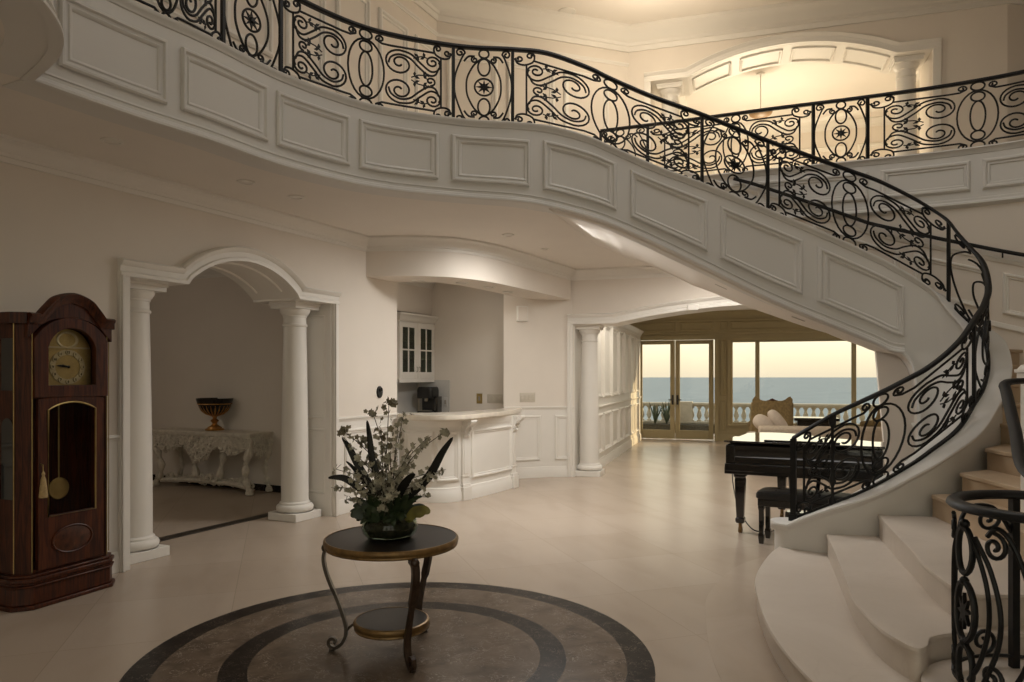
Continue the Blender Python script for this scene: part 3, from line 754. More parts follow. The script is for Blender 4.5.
# rounded nose at the newel
e = D[NS]; tn = V((D[NS][0]-D[NS-1][0], D[NS][1]-D[NS-1][1], 0)).normalized(); nr = right_of(NS)
def nose(w0, w1, zt, zb, out):
    r = []
    for k in range(1, 10):
        a = k/9*PI/2; c = math.cos(a); s_ = math.sin(a); mid = (w0+w1)/2; hw = (w0-w1)/2
        o = V((e[0], e[1], 0))+tn*(out*s_)
        r.append([o+nr*(mid+hw*max(c, .05))+V((0, 0, zb)), o+nr*(mid+hw*max(c, .05))+V((0, 0, zt)), o+nr*(mid-hw*max(c, .05))+V((0, 0, zt)), o+nr*(mid-hw*max(c, .05))+V((0, 0, zb))])
    return r
rg += nose(0, -.22, .35, 0, .14)
m.loft(rg); m.build('stringer', 'fascia', st, world=True)
cp = curb_cap(i_top, NS)
CP = [(0, -.055), (.010, -.05), (.014, -.034), (.026, -.022), (.034, -.008), (.034, .004), (.028, .010), (-.262, .010), (-.275, .002), (-.278, -.012), (-.268, -.026), (-.24, -.034), (-.22, -.06)]
rg = []; z = D[NS][2]
for k in range(0, 10):
    a = k/9*PI/2; o0 = V((e[0], e[1], 0))+tn*(.17*math.sin(a)); c = max(.04, math.cos(a))
    rg.append([o0+nr*(-.12+(o+.12)*c)+V((0, 0, z+h)) for o, h in CP])
cp.loft(rg)
cp.build('stringer_cap', 'fascia', st, world=True)
# underside bead, turning down at the end of the flight
m = bead(i_top, ie)
dn = [stair_pt(i_end, .075, cur(ie)[3])]; pz = cur(ie)[3]
P = [stair_pt(ie-1, .01, D[ie-1][3]+.01), stair_pt(ie+.6, .01, pz-.05), stair_pt(ie+1.6, .01, pz-.15), stair_pt(ie+2.3, .01, pz-.34), stair_pt(ie+2.8, .01, pz-.65), stair_pt(ie+3, .01, pz-1.0), stair_pt(ie+3, .01, .02)]
m.tube(catmull(P, 5), .018, 6); m.build('underside_bead', 'fascia', st, world=True)
for a, b in ((543, 616), (630, 707), (720, 802), (817, 904)):
    m = MB(); band_panel(m, at_px(a, IX(6), IX(15)), at_px(b, IX(7), IX(16)), .2, .82); m.build('panel_moulding', 'fascia', st, world=True)
# underside and the wall it turns into
def outer(i):
    k = min(len(G_)-2, int(i/ND)); f = i/ND-k; a, b = OUT[k], OUT[k+1]
    return (a[0]+(b[0]-a[0])*f, a[1]+(b[1]-a[1])*f)
m = MB(); rg = []
NW = 8
def soff(i, dz=0, x=0):
    p = cur(i); a = stair_pt(i, -.02, p[3]); o = outer(i); b = V((o[0], o[1], p[3]+.04))
    return [a.lerp(b, k/NW)+V((0, 0, dz)) for k in range(NW+1)]
rows = [soff(i) for i in range(i_top, ie+1)]
last = rows[-1]
tdir = (V(D[ie+1][:2]+(0,))-V(D[ie-1][:2]+(0,))).normalized()
for q in range(1, 7):
    a = q/6*PI/2
    rows.append([p+tdir*(.42*math.sin(a))*(1-.35*k/NW)+V((0, 0, -.55*(1-math.cos(a)))) for k, p in enumerate(last)])
rows.append([V((p.x, p.y, 0)) for p in rows[-1]])
m.loft(rows, close=False, cap=False)
so = m.build('underside', 'ceil', st, world=True, smooth=60)
sd = so.modifiers.new('thick', 'SOLIDIFY'); sd.thickness = .04; sd.offset = 0
lastrow = rows[-2]
# dado on the end wall under the flight
m = MB()
a, b = rows[-1][NW], rows[-1][0]
EF, EL = seg_frame((b.x, b.y), (a.x, a.y))
nrm = EF(0, 1, 0)-EF(0, 0, 0)
sg = 1 if nrm.x < 0 else -1
fr = lambda x, z, h: EF(x, sg*(.022+h), z)
m.sweep([EF(.02, sg*.02, 1.07), EF(EL, sg*.02, 1.07)], CHAIR, side=sg); m.sweep([EF(.02, sg*.02, 0), EF(EL, sg*.02, 0)], BASE, side=sg)
frame_rect(m, fr, .12, EL-.1, .26, .95, .04, .016)
m.build('end_wall_moulding', 'trim', st, world=True)
# steps
RISE = .17
EDGE = {1: [(2.245, 6.03), (2.05, 5.73), (1.78, 5.2), (1.63, 4.75), (1.48, 4.04), (1.43, 3.365), (1.52, 2.75), (1.85, 2.35), (2.4, 2.25), (3.2, 2.5)],
        2: [(2.51, 5.73), (2.30, 5.1), (2.14, 4.63), (1.97, 4.1), (1.87, 3.68), (1.865, 3.46), (1.89, 3.36), (1.96, 3.40), (2.06, 3.52), (2.28, 3.57), (2.7, 3.5), (3.2, 3.3)],
        3: [(2.88, 5.65), (2.65, 4.95), (2.50, 4.45), (2.36, 4.0), (2.30, 3.72), (2.36, 3.62), (2.6, 3.62), (3.2, 3.5)]}
BACK = {1: (3.3, 5.7), 2: (3.5, 5.6), 3: (3.6, 5.5)}
def slab(k, e, mat):
    z = k*RISE; m = MB()
    m.prism(e, 0 if k < 3 else z-.2, z-.03)
    # tread with a rounded nosing projecting over the riser
    off = []
    n = len(e)
    cxm = sum(p[0] for p in e)/n; cym = sum(p[1] for p in e)/n
    def grow(p, d):
        v_ = V((p[0]-cxm, p[1]-cym, 0)); L = v_.length; v_ = v_*((L+d)/L); return (cxm+v_.x, cym+v_.y)
    for d, zz in ((-.01, -.034), (.022, -.03), (.03, -.016), (.024, -.003), (.006, 0)):
        off.append([(*grow(p, d), z+zz) for p in e])
    m.loft(off)
    return m.build('step', mat, st, world=True, smooth=40)
for k in (1, 2, 3):
    e_ = catmull(EDGE[k], 5); x, y = BACK[k]
    slab(k, e_+[(3.5, 4.2), (x, y)], 'step')
def i_for_z(z):
    for i in range(NS, i_top, -1):
        a, b = D[i][2]-.19, D[i-1][2]-.19
        if a <= z <= b: return i-(z-a)/(b-a)
    return i_top
INN = {4: (3.28, 5.62), 5: (3.50, 5.6), 6: (3.82, 5.79), 7: (4.2, 6.2)}
def nose_line(k):
    i = i_for_z(k*RISE); a = stair_pt(i, -.21, 0); a = (a.x, a.y)
    if k in INN: a = INN[k]
    o = outer(i)
    o = {4: (2.95, 3.75), 5: (3.40, 4.5), 6: (3.72, 4.62), 7: (4.45, 4.75)}.get(k, o)
    return a, o
for k in range(4, 23):
    a, o = nose_line(k); a2, o2 = nose_line(k+1) if k < 22 else nose_line(22)
    if k == 22:
        a2, o2 = (stair_pt(i_top, -.21, 0).x, stair_pt(i_top, -.21, 0).y), OUT[7]
    z = k*RISE; m = MB()
    va, vo, va2, vo2 = (V((*q, 0)) for q in (a, o, a2, o2))
    f = ((va2-va)+(vo2-vo)).normalized(); ext = f*.05
    ln = (vo-va).normalized()*.0
    q = [va, vo, vo2+ext, va2+ext]
    zb = z-RISE-.02
    m.loft([[p+V((0, 0, zb)) for p in q], [p+V((0, 0, z-.03)) for p in q]])
    m.loft([[p+V((0, 0, z-.032)) for p in (va-f*.03, vo-f*.03, q[2], q[3])], [p+V((0, 0, z)) for p in (va-f*.03, vo-f*.03, q[2], q[3])]])
    m.build('step', 'upstep', st, world=True, bevel=.006)
# plinth under the volute and the outer low wall with its newel
m = MB().lathe([(.455, .0), (.455, .185), (.47, .19), (.48, .2), (.475, .215), (.3, .216), (.01, .216)], (2.30, 3.08, 0), 48); m.build('volute_plinth', 'step', st, world=True)
m = MB(); OW = [(3.42, 4.64), (3.75, 4.52), (4.5, 4.62), (5.55, 5.0), (6.12, 5.9), (6.0, 6.7)]; OZ = [1.3, 1.35, 1.5, 1.75, 2.0, 2.1]
OWd = catmull([(x, y, z) for (x, y), z in zip(OW, OZ)], 5)
m.loft([[oring([q[:2] for q in OWd], i, o, z) for o, z in ((0, 0), (0, OWd[i][2]), (.16, OWd[i][2]), (.16, 0))] for i in range(len(OWd))])
m.build('outer_parapet', 'fascia', st, world=True)
m = MB(); c = (3.42, 4.70); m.box(c[0]-.06, c[0]+.06, c[1]-.06, c[1]+.06, 0, 1.58); m.box(c[0]-.075, c[0]+.075, c[1]-.075, c[1]+.075, 1.58, 1.62); m.box(c[0]-.085, c[0]+.085, c[1]-.085, c[1]+.085, 1.62, 1.645)
m.loft([[(c[0]-w, c[1]-w, z), (c[0]+w, c[1]-w, z), (c[0]+w, c[1]+w, z), (c[0]-w, c[1]+w, z)] for w, z in ((.075, 1.645), (.06, 1.67), (.01, 1.69))])
m.build('newel_post', 'trim', st, world=True, bevel=.004)
# floor border round the foot of the stair
bd = catmull([(2.2, 6.35), (1.85, 6.0), (1.45, 5.3), (1.28, 4.75), (1.13, 4.04), (1.08, 3.3), (1.15, 2.7), (1.5, 2.1)], 6)
m = MB(); m.loft([[oring(bd, i, o, z) for o, z in ((0, -.01), (0, .0012), (-.33, .0012), (-.33, -.01))] for i in range(len(bd))])
structure(m.build('border_band', 'border', fl))

# ------------------------------------------------------------------ wrought iron
def spiral(c, r0, a0, turns, r1=.18, sgn=1, n=26):
    """spiral in (a, b) from radius r0 inwards; a0 in degrees"""
    return [(c[0]+r0*(1-(1-r1)*k/n)*math.cos(math.radians(a0+sgn*360*turns*k/n)), c[1]+r0*(1-(1-r1)*k/n)*math.sin(math.radians(a0+sgn*360*turns*k/n))) for k in range(n+1)]
def ell(c, rx, ry, n=28): return [(c[0]+rx*math.cos(2*PI*k/n), c[1]+ry*math.sin(2*PI*k/n)) for k in range(n)]
def wide_curves():
    """open/closed polylines of a wide panel, half width .725, b in -.375...375 (mirrored about its middle)"""
    o, cl, lv = [], [], []
    for s in (-1, 1):
        S = lambda P: [(s*a, b) for a, b in P]
        for t in (-1, 1):
            T = lambda P: S([(a, t*b) for a, b in P])
            big = spiral((-.275, .132), .128, 90, 1.65, .13, -1, 36)
            lead = catmull([(-.60, .20), (-.612, .165), (-.59, .115), (-.53, .10), (-.45, .165), (-.37, .24), (-.275, .26)], 5)
            o.append(T(lead+big[1:]))
            o.append(T([(-.612, .165)]+spiral((-.548, .19), .064, 180, 1.4, .2, -1, 22)))
            o.append(T(catmull([(-.60, .14), (-.57, .07), (-.51, .06), (-.43, .125), (-.36, .195), (-.275, .218), (-.205, .18), (-.185, .12)], 5)))
            o.append(T(catmull([(-.70, .31), (-.69, .26), (-.635, .245), (-.575, .275), (-.56, .33), (-.585, .365)], 4)))
            o.append(T(spiral((-.675, .305), .034, 180, 1.2, .2, 1, 14))); o.append(T(spiral((-.592, .335), .034, 0, 1.2, .2, 1, 14)))
            o.append(T([(-.565, .29), (-.2, .285), (-.13, .285), (-.085, .31)])); o.append(T(spiral((-.115, .325), .036, -30, 1.3, .2, 1, 14)))
            lv += [(S([(a, t*b) for a, b in L])) for L in (
                [(-.37, .012), (-.43, .045), (-.50, .05)], [(-.50, .225), (-.46, .235), (-.41, .215)])]
        o.append(S([(-.62, -.25), (-.62, .25)]))
        o.append(S(spiral((-.53, .0), .045, -90, 1.2, .2, -1, 16)))
    cl += [ell((0, 0), .148, .285), ell((0, -.0), .055, .165), ell((0, .215), .05, .05), ell((0, -.215), .05, .05), ell((0, .33), .05, .045), ell((0, -.33), .05, .045)]
    return o, cl, lv
def narrow_curves():
    o, cl, lv = [], [], []
    for s in (-1, 1):
        S = lambda P: [(s*a, b) for a, b in P]
        o.append(S(catmull([(-.17, .335), (-.20, .28), (-.255, .12), (-.268, 0), (-.255, -.12), (-.20, -.28), (-.17, -.335)], 5)))
        o.append(S(catmull([(-.02, .285), (-.09, .22), (-.148, .1), (-.16, 0), (-.148, -.1), (-.09, -.22), (-.02, -.285)], 5)))
        for t in (-1, 1):
            T = lambda P: S([(a, t*b) for a, b in P])
            o.append(T(spiral((-.215, .33), .045, 0, 1.3, .2, 1, 16))); o.append(T(spiral((-.085, .27), .034, 90, 1.3, .2, 1, 16)))
            o.append(T(catmull([(-.085, .304), (-.14, .30), (-.18, .25)], 4)))
    cl += [ell((0, .335), .045, .042), ell((0, .20), .055, .085), ell((0, -.20), .055, .085), ell((0, -.335), .045, .042), ell((0, 0), .085, .085)]
    return o, cl, lv
def star_points(n=8, r0=.075, r1=.03):
    return [((r0 if k % 2 == 0 else r1)*math.cos(PI*k/n), (r0 if k % 2 == 0 else r1)*math.sin(PI*k/n)) for k in range(2*n)]
WIDE, NARROW = wide_curves(), narrow_curves()
def iron_panel(kind, parent, mp, half, sub=True, r=.0098):
    """mp(a in -1..1, b in -.5...5, d) -> point; half: half length on the ground"""
    C_, hw = (WIDE, .725) if kind == 'wide' else (NARROW, .277)
    m = MB()
    q = lambda P: [mp(a/hw, b/.75, 0) for a, b in P]
    for P in C_[0]: m.tube(q(P), r, 5)
    for P in C_[1]: m.tube(q(P), r, 5, closed=True)
    g = m.build('scroll_grille', 'iron', parent, world=True, smooth=60)
    if kind != 'wide':
        m = MB(); P = star_points()
        m.loft([[mp(a/hw, b/.75, d) for a, b in P] for d in (-.006, .006)])
        m.loft([[mp(a*.35/hw, b*.35/.75, d) for a, b in P] for d in (-.02, .02)])
        x = m.build('rosette', 'iron', g, world=True)
    else:
        for L in C_[2]:
            m = MB()
            (ax, ay), (bx, by), (cx_, cy_) = L
            P = catmull(L, 2); m.tube([mp(a/hw, b/.75, 0) for a, b in P], .006, 5)
            for k in range(1, len(P)):
                x, y = P[k]; dx, dy = P[k][0]-P[k-1][0], P[k][1]-P[k-1][1]; n_ = math.hypot(dx, dy) or 1; dx /= n_; dy /= n_
                for s in ((-1, 1) if k % 2 else ((0,) if k == len(P)-1 else ())):
                    lx, ly = dx*.6-s*dy*.8, dy*.6+s*dx*.8
                    nx, ny = -ly, lx; l_ = .048; w = .0125
                    pts = [(x, y), (x+lx*l_*.5+nx*w, y+ly*l_*.5+ny*w), (x+lx*l_, y+ly*l_), (x+lx*l_*.5-nx*w, y+ly*l_*.5-ny*w)]
                    m.loft([[mp(a/hw, b/.75, d) for a, b in pts] for d in (-.004, .004)])
            m.build('leaf_spray', 'iron', g, world=True)
    return g
rail = thing('stair_railing', 'black wrought-iron railing sweeping from the near balcony down to the stair foot', 'railing', (3.2, 5.9, .3))
def hand(i): p = cur(i); return stair_pt(i, -.10, p[4]-.02)
def arc_table(ia, ib, n=60):
    q = [ia+(ib-ia)*k/n for k in range(n+1)]; L = [0.]
    for u_, v_ in zip(q, q[1:]):
        a, b = cur(u_), cur(v_); L.append(L[-1]+math.hypot(b[0]-a[0], b[1]-a[1]))
    def g(t):
        t = max(0, min(1, t))*L[-1]
        for k in range(n):
            if L[k+1] >= t: return q[k]+(q[k+1]-q[k])*((t-L[k])/max(1e-9, L[k+1]-L[k]))
        return ib
    return g
def mp_main(ia, ib, mid=None):
    g = arc_table(ia, ib)
    if mid is not None:
        g1, g2 = arc_table(ia, mid), arc_table(mid, ib)
        g = lambda t: g1(t*2) if t < .5 else g2(t*2-1)
    def f(a, b, d):
        i = g((a+1)/2); p = cur(i); zt, zb = p[4]-.03, p[2]+.012
        return stair_pt(i, -.10+d, (zt+zb)/2+(zt-zb)*b)
    return f
HR = [(.028, 0), (.024, .016), (.012, .026), (-.012, .026), (-.024, .016), (-.028, 0), (-.018, -.012), (.018, -.012)]
m = MB(); m.loft([[hand(i)+right_of(i)*o+V((0, 0, h)) for o, h in HR] for i in range(0, NS+1)])
m.build('handrail', 'iron', rail, world=True, smooth=50)
m = MB(); m.loft([[stair_pt(i, -.10+o, cur(i)[2]+.024+h) for o, h in ((-.016, -.012), (.016, -.012), (.016, .010), (-.016, .010))] for i in range(IX(16), NS+1)])
m.build('bottom_bar', 'iron', rail, world=True)
I_ = {}
PX = [('a0', 105, 0, IX(3)), ('a1', 232.8, 0, IX(4)), ('a2', 288.6, 0, IX(4)), ('b1', 455.9, 0, i_top), ('b2', 514.7, 0, i_top), ('c1', 706.5, IX(7), IX(13)), ('c2', 771.9, IX(7), IX(14)), ('d1', 943, IX(13), IX(17)), ('e1', 961, IX(19), IX(22)), ('f1', 797, IX(22), NS)]
for nm, px, a, b in PX: I_[nm] = at_px(px, a, b)
I_['f1'] = NS-.3
for nm in I_:
    i = I_[nm]; p = cur(i); m = MB(); w = .0135 if nm != 'f1' else .022
    c = stair_pt(i, -.10, 0); n = right_of(i); t = V((-n.y, n.x, 0))
    q = [n*w+t*w, n*w-t*w, -n*w-t*w, -n*w+t*w]
    m.loft([[c+x+V((0, 0, z)) for x in q] for z in (p[2]+.005, p[4]-.02)])
    if nm == 'f1': m.loft([[c+x*1.5+V((0, 0, z)) for x in q] for z in (p[2]+.005, p[2]+.06)])
    m.build('newel' if nm == 'f1' else 'post', 'iron', rail, world=True)
for a, b, kd in (('a0', 'a1', 'wide'), ('a1', 'a2', 'narrow'), ('a2', 'b1', 'wide'), ('b1', 'b2', 'narrow'), ('b2', 'c1', 'wide'), ('c1', 'c2', 'narrow'), ('c2', 'd1', 'wide'), ('d1', 'e1', 'narrow'), ('e1', 'f1', 'wide')):
    iron_panel(kd, rail, mp_main(I_[a], I_[b], at_px(874, IX(21), NS) if b == 'f1' else None), 1)
# turned ornamental baluster near the foot
i = at_px(834, IX(22), NS); p = cur(i); c = stair_pt(i, -.10, 0); H = p[4]-p[2]-.02
m = MB().lathe([(r_, p[2]+.01+H*h) for r_, h in ((.03, 0), (.03, .05), (.012, .09), (.012, .2), (.03, .26), (.014, .34), (.012, .5), (.024, .58), (.012, .66), (.012, .86), (.028, .9), (.03, 1))], (c.x, c.y, 0), 10)
m.build('baluster', 'iron', rail, world=True)

# far balcony railing
fr_ = thing('balcony_railing', 'black scrolled railing of the far balcony, seen above the curved stair', 'railing', (4, 8, 4.0))
m = MB(); m.loft([[bal_pt(i, -.05+o, 4.76+h-.02) for o, h in HR] for i in range(nB+1)]); m.build('handrail', 'iron', fr_, world=True, smooth=50)
def mp_far(ia, ib):
    return lambda a, b, d: bal_pt(ia+(ib-ia)*(a+1)/2, -.05+d, (4.73+4.014)/2+(4.73-4.014)*b)
fx = [0.0, bi(647), bi(813.5), bi(868)]
def along(i, L):
    while L > 0 and i < nB-.05:
        j = i+.05; L -= (bal_pt(j, 0, 0)-bal_pt(i, 0, 0)).length; i = j
    return i
fx.append(along(fx[3], 2*(bal_pt(bi(968), 0, 0)-bal_pt(bi(868), 0, 0)).length))
fx.append(along(fx[4], .6)); fx.append(along(fx[5], 1.0))
for i in fx:
    m = MB(); c = bal_pt(i, -.05, 0)
    m.box(c.x-.016, c.x+.016, c.y-.016, c.y+.016, 4.005, 4.74); m.build('post', 'iron', fr_, world=True)
for k, kd in enumerate(('narrow', 'wide', 'narrow', 'wide', 'narrow', 'narrow')):
    iron_panel(kd, fr_, mp_far(fx[k], fx[k+1]), 1)
# handrail on the stair wall
wh = thing('wall_handrail', 'slim black handrail fixed along the panelled wall of the stair', 'handrail', (5, 7.3, 2.8))
ih = [9+.5*k for k in range(int((nB-9)*2)+1)]
m = MB(); m.tube([bal_pt(i, .10, wall_z(i)+.77) for i in ih], .02, 8); m.build('rail', 'iron', wh, world=True)
for i in (12, 20, 28, 36, 44):
    if i <= nB:
        m = MB(); z = wall_z(i)+.77; m.tube([bal_pt(i, .028, z-.06), bal_pt(i, .09, z-.06), bal_pt(i, .10, z-.01)], .008, 6); m.build('bracket', 'iron', wh, world=True)
# outer railing with its volute
vr = thing('volute_railing', 'black iron railing curling into a round volute beside the lowest steps', 'railing', (2.23, 3.08, .2))
vc, vrad = (2.30, 3.08), .35
path = [(3.40, 4.66, 1.56), (3.25, 4.63, 1.56), (3.14, 4.585, 1.545), (3.08, 4.48, 1.485), (2.9, 4.15, 1.29), (2.68, 3.76, 1.10), (2.65, 3.45, 1.05)]
path += [(vc[0]+vrad*math.cos(math.radians(a)), vc[1]+vrad*math.sin(math.radians(a)), 1.03) for a in (0, -30, -60, -90, -120, -150, -180, -210, -240, -270, -300, -322)]
VP = catmull(path, 6)
def vfr(i):
    a, b = VP[max(0, i-1)], VP[min(len(VP)-1, i+1)]; t = V((b[0]-a[0], b[1]-a[1], 0)).normalized(); return V((t.y, -t.x, 0))
m = MB(); m.loft([[V(VP[i])+vfr(i)*o*1.15+V((0, 0, h)) for o, h in HR] for i in range(len(VP))]); m.build('handrail', 'iron', vr, world=True, smooth=50)
def vpt(a, b, d=0, r=None):      # angle in degrees, height share
    z0, z1 = .222, 1.015; r = r or vrad
    return V((vc[0]+(r+d)*math.cos(math.radians(a)), vc[1]+(r+d)*math.sin(math.radians(a)), z0+(z1-z0)*b))
for a, w in ((76, .017), (-20, .017)):
    m = MB(); c = vpt(a, 0); m.box(c.x-w, c.x+w, c.y-w, c.y+w, .217, 1.02)
    m.build('post', 'iron', vr, world=True)
m = MB(); m.tube([vpt(a, .06) for a in range(-30, 321, 6)], .009, 5); m.build('bottom_bar', 'iron', vr, world=True)
def vgrille(flip):
    m = MB(); A = (lambda a: a) if not flip else (lambda a: 526-a)
    Q = lambda P: [vpt(A(x), y) for x, y in P]
    for P in ([(180, .90), (189, .80), (197, .62), (198, .42), (191, .22), (181, .10)], [(187, .88), (199, .73), (206, .52), (204, .32), (194, .12)],
              [(197, .90), (204, .95), (213, .89), (222, .70), (225, .50), (221, .28), (210, .10)], [(263, .95), (245, .80), (236, .5), (245, .2), (263, .07)]):
        m.tube(Q(catmull(P, 6)), .0105, 6)
    for (a, b, sg) in ((202, .85, 1), (200, .17, -1), (238, .88, 1), (238, .14, -1)):
        m.tube(Q([(a+x*8.5, b+y*.075*sg) for x, y in spiral((0, 0), 1, 90, 1.5, .15, -1, 26)]), .0095, 6)
    return m.build('scroll_grille', 'iron', vr, world=True, smooth=60)
vgrille(False); vgrille(True)
m = MB(); Q = lambda P: [vpt(x, y) for x, y in P]      # back of the volute
for P in ([(78, .80), (92, .95), (120, .93), (135, .7), (138, .5), (130, .25), (110, .08)], [(172, .93), (156, .75), (150, .5), (156, .25), (172, .08)]): m.tube(Q(catmull(P, 6)), .0105, 6)
for (a, b, sg) in ((96, .88, 1), (100, .15, -1), (150, .88, 1), (150, .14, -1)): m.tube(Q([(a+x*11, b+y*.08*sg) for x, y in spiral((0, 0), 1, 90, 1.5, .15, 1, 26)]), .0095, 6)
m.build('scroll_grille', 'iron', vr, world=True, smooth=60)
for a in (176, 262):
    m = MB()
    P = lambda L: [vpt(a+x, y) for x, y in L]
    m.tube(P([(9*math.cos(t), .79+.125*math.sin(t)) for t in [2*PI*k/20 for k in range(20)]]), .013, 6, closed=True)
    m.tube(P([(11*math.cos(t), .46+.16*math.sin(t)) for t in [2*PI*k/20 for k in range(20)]]), .014, 6, closed=True)
    m.tube(P([(9*math.cos(t), .16+.12*math.sin(t)) for t in [2*PI*k/20 for k in range(20)]]), .013, 6, closed=True)
    m.ball(vpt(a, .935), .022, 8); m.ball(vpt(a, .625), .02, 8); m.ball(vpt(a, .29), .02, 8)
    g = m.build('oval_chain', 'iron', vr, world=True, smooth=60)
    m = MB(); P8 = star_points(8, 1, .4)
    m.loft([[vpt(a+x*8, .46+y*.10, d) for x, y in P8] for d in (-.008, .008)]); m.build('rosette', 'iron', g, world=True)
# ------------------------------------------------------------------ grandfather clock
cd = V((.38, .925, 0)); crz = math.atan2(cd.y, cd.x)       # local +x runs along its front, -y faces the hall
ctr = V((-3.18, 5.205, 0))
ck = thing('grandfather_clock', 'tall dark walnut longcase clock with arched brass dial, against the wall', 'clock', ctr, crz)
W_, Dp = .285, .30                                           # half width of the front, depth
def oct_(w, c, y0, y1): return [(-w, y0), (w, y0), (w+c, y0+c), (w+c, y1), (-w-c, y1), (-w-c, y0+c)]
m = MB()
for z0, z1, g in ((0, .03, .035), (.03, .15, .015), (.15, .165, .03), (.165, .185, .02), (.185, .215, .03), (.215, .235, .012)):
    m.prism(oct_(W_+g*.5, .083+g*.3, -g, Dp), z0, z1)
m.build('base', 'clockwood', ck, bevel=.006)
def front_face(m, holes_fn): pass
# carcass: sides, canted corners, back
m = MB()
c0, c1 = W_-.02, .078
m.loft([[(-c0-.02, .012, z), (-c0-c1, .012+c1, z), (-c0-c1, Dp-.02, z), (-c0-c1+.02, Dp-.02, z), (-c0-c1+.02, c1+.02, z), (-c0, .035, z)] for z in (.23, 2.02)])
m.loft([[(c0+.02, .012, z), (c0, .035, z), (c0+c1-.02, c1+.02, z), (c0+c1-.02, Dp-.02, z), (c0+c1, Dp-.02, z), (c0+c1, .012+c1, z)] for z in (.23, 2.02)])
m.box(-c0-c1+.01, c0+c1-.01, Dp-.045, Dp-.025, .23, 2.02); m.box(-c0-.01, c0+.01, .03, Dp-.03, 1.46, 1.50); m.box(-c0-.01, c0+.01, .02, Dp-.03, .23, .26)
m.box(-c0-.005, c0+.005, .05, Dp-.03, 1.96, 2.0)
m.build('case', 'clockwood', ck)
# side lights (arched glass in each side)
for sx in (-1, 1):
    x = sx*(c0+c1+.002); q = [(.11, .75), (.23, .75)]+[(.17+.06*math.cos(a), 1.25+.06*math.sin(a)) for a in [PI*k/10 for k in range(11)]]
    m = MB(); m.plate([(x, y, z) for y, z in q], (sx*.004, 0, 0)); m.build('arched_side_light', 'black', ck)
    q2 = [(.11, 1.5), (.23, 1.5), (.23, 1.86), (.11, 1.86)]; m = MB(); m.plate([(x, y, z) for y, z in q2], (sx*.004, 0, 0)); m.build('square_side_light', 'black', ck)
m = MB()
for sx in (-1, 1):
    for a in (0, 1): x = sx*(c0+.02+c1*a*.97); y = .008+c1*a*.97; m.tube([(x, y, .25), (x, y, 2.0)], .0035, 6)
m.build('brass_corner_strip', 'brass', ck)
# door with its window, upper arch for the dial
dr = MB(); w, yf = W_-.035, -.004
def ring_plate(m, outer, inner, y0, y1):
    m.loft([[(x, y0, z) for x, z in outer], [(x, y1, z) for x, z in outer], [(x, y1, z) for x, z in inner], [(x, y0, z) for x, z in inner]], cycl=True)
def archq(x, z0, z1, rise, n=12):
    P = [(-x, z0), (x, z0)]
    h = x; R = (h*h+rise*rise)/(2*rise); cz = z1+rise-R; a = math.asin(min(1, h/R))
    return P+[(R*math.sin(a-2*a*i/n), cz+R*math.cos(a-2*a*i/n)) for i in range(n+1)]
lo_o = archq(w, .25, 1.44, .02); lo_i = archq(w-.075, .62, 1.36, .05)
ring_plate(dr, lo_o, lo_i, yf, .03)
door = dr.build('door', 'clockwood', ck, bevel=.004)
m = MB(); m.plate([(x, .012, z) for x, z in lo_i], (0, .004, 0)); m.build('glass_pane', 'clockglass', door)
m = MB(); m.tube([(x, -.006, z) for x, z in archq(w-.07, .615, 1.362, .052)], .006, 6, closed=True); m.build('brass_edge', 'brass', door)
m = MB(); m.tube([(0+.15*math.cos(a), -.007, .43+.095*math.sin(a)) for a in [2*PI*k/28 for k in range(28)]], .008, 6, closed=True); m.build('oval_moulding', 'clockwood', door)
m = MB(); m.loft([[(s*.148*math.cos(a), y, .43+s*.092*math.sin(a)) for a in [2*PI*k/28 for k in range(28)]] for s, y in ((1, -.004), (.9, -.009), (.01, -.011))]); m.build('burl_panel', 'burl', door)
m = MB(); m.tube([(-.235, -.006, .99), (-.235, -.03, .985), (-.235, -.032, .94)], .004, 6); m.build('key', 'brass', door)
ts = MB().lathe([(.002, .0), (.006, -.01), (.012, -.02), (.008, -.035), (.016, -.06), (.022, -.11), (.028, -.18), (.027, -.185), (.005, -.186)], (-.235, -.034, .945), 12)
ts.build('tassel', 'tassel', ck)
hd = MB(); up_o = archq(w+.03, 1.45, 1.86, .16); up_i = archq(w-.07, 1.535, 1.80, .145)
ring_plate(hd, up_o, up_i, -.012, .035); hood = hd.build('hood_door', 'clockwood', ck, bevel=.004)
m = MB(); m.plate([(x, .018, z) for x, z in up_i], (0, .003, 0)); m.build('glass_pane', 'clockglass', hood)
m = MB(); q = archq(w-.065, 1.53, 1.79, .15); m.plate([(x, .05, z) for x, z in q], (0, .01, 0)); dial = m.build('dial', 'brass', ck)
m = MB(); cz = 1.665
m.loft([[(.135*math.cos(a), .046, cz+.125*math.sin(a)) for a in [2*PI*k/40 for k in range(40)]], [(.095*math.cos(a), .045, cz+.088*math.sin(a)) for a in [2*PI*k/40 for k in range(40)]], [(.095*math.cos(a), .05, cz+.088*math.sin(a)) for a in [2*PI*k/40 for k in range(40)]], [(.135*math.cos(a), .05, cz+.125*math.sin(a)) for a in [2*PI*k/40 for k in range(40)]]], cycl=True)
m.build('chapter_ring', 'silver', dial)
m = MB()
for k in range(12):
    a = 2*PI*k/12; x, z = .115*math.sin(a), cz+.106*math.cos(a)
    m.loft([[(x+r*math.cos(b), y, z+r*math.sin(b)) for b in [2*PI*j/10 for j in range(10)]] for r, y in ((.019, .045), (.017, .04), (.001, .04))])
m.build('numeral_disc', 'silver', dial)
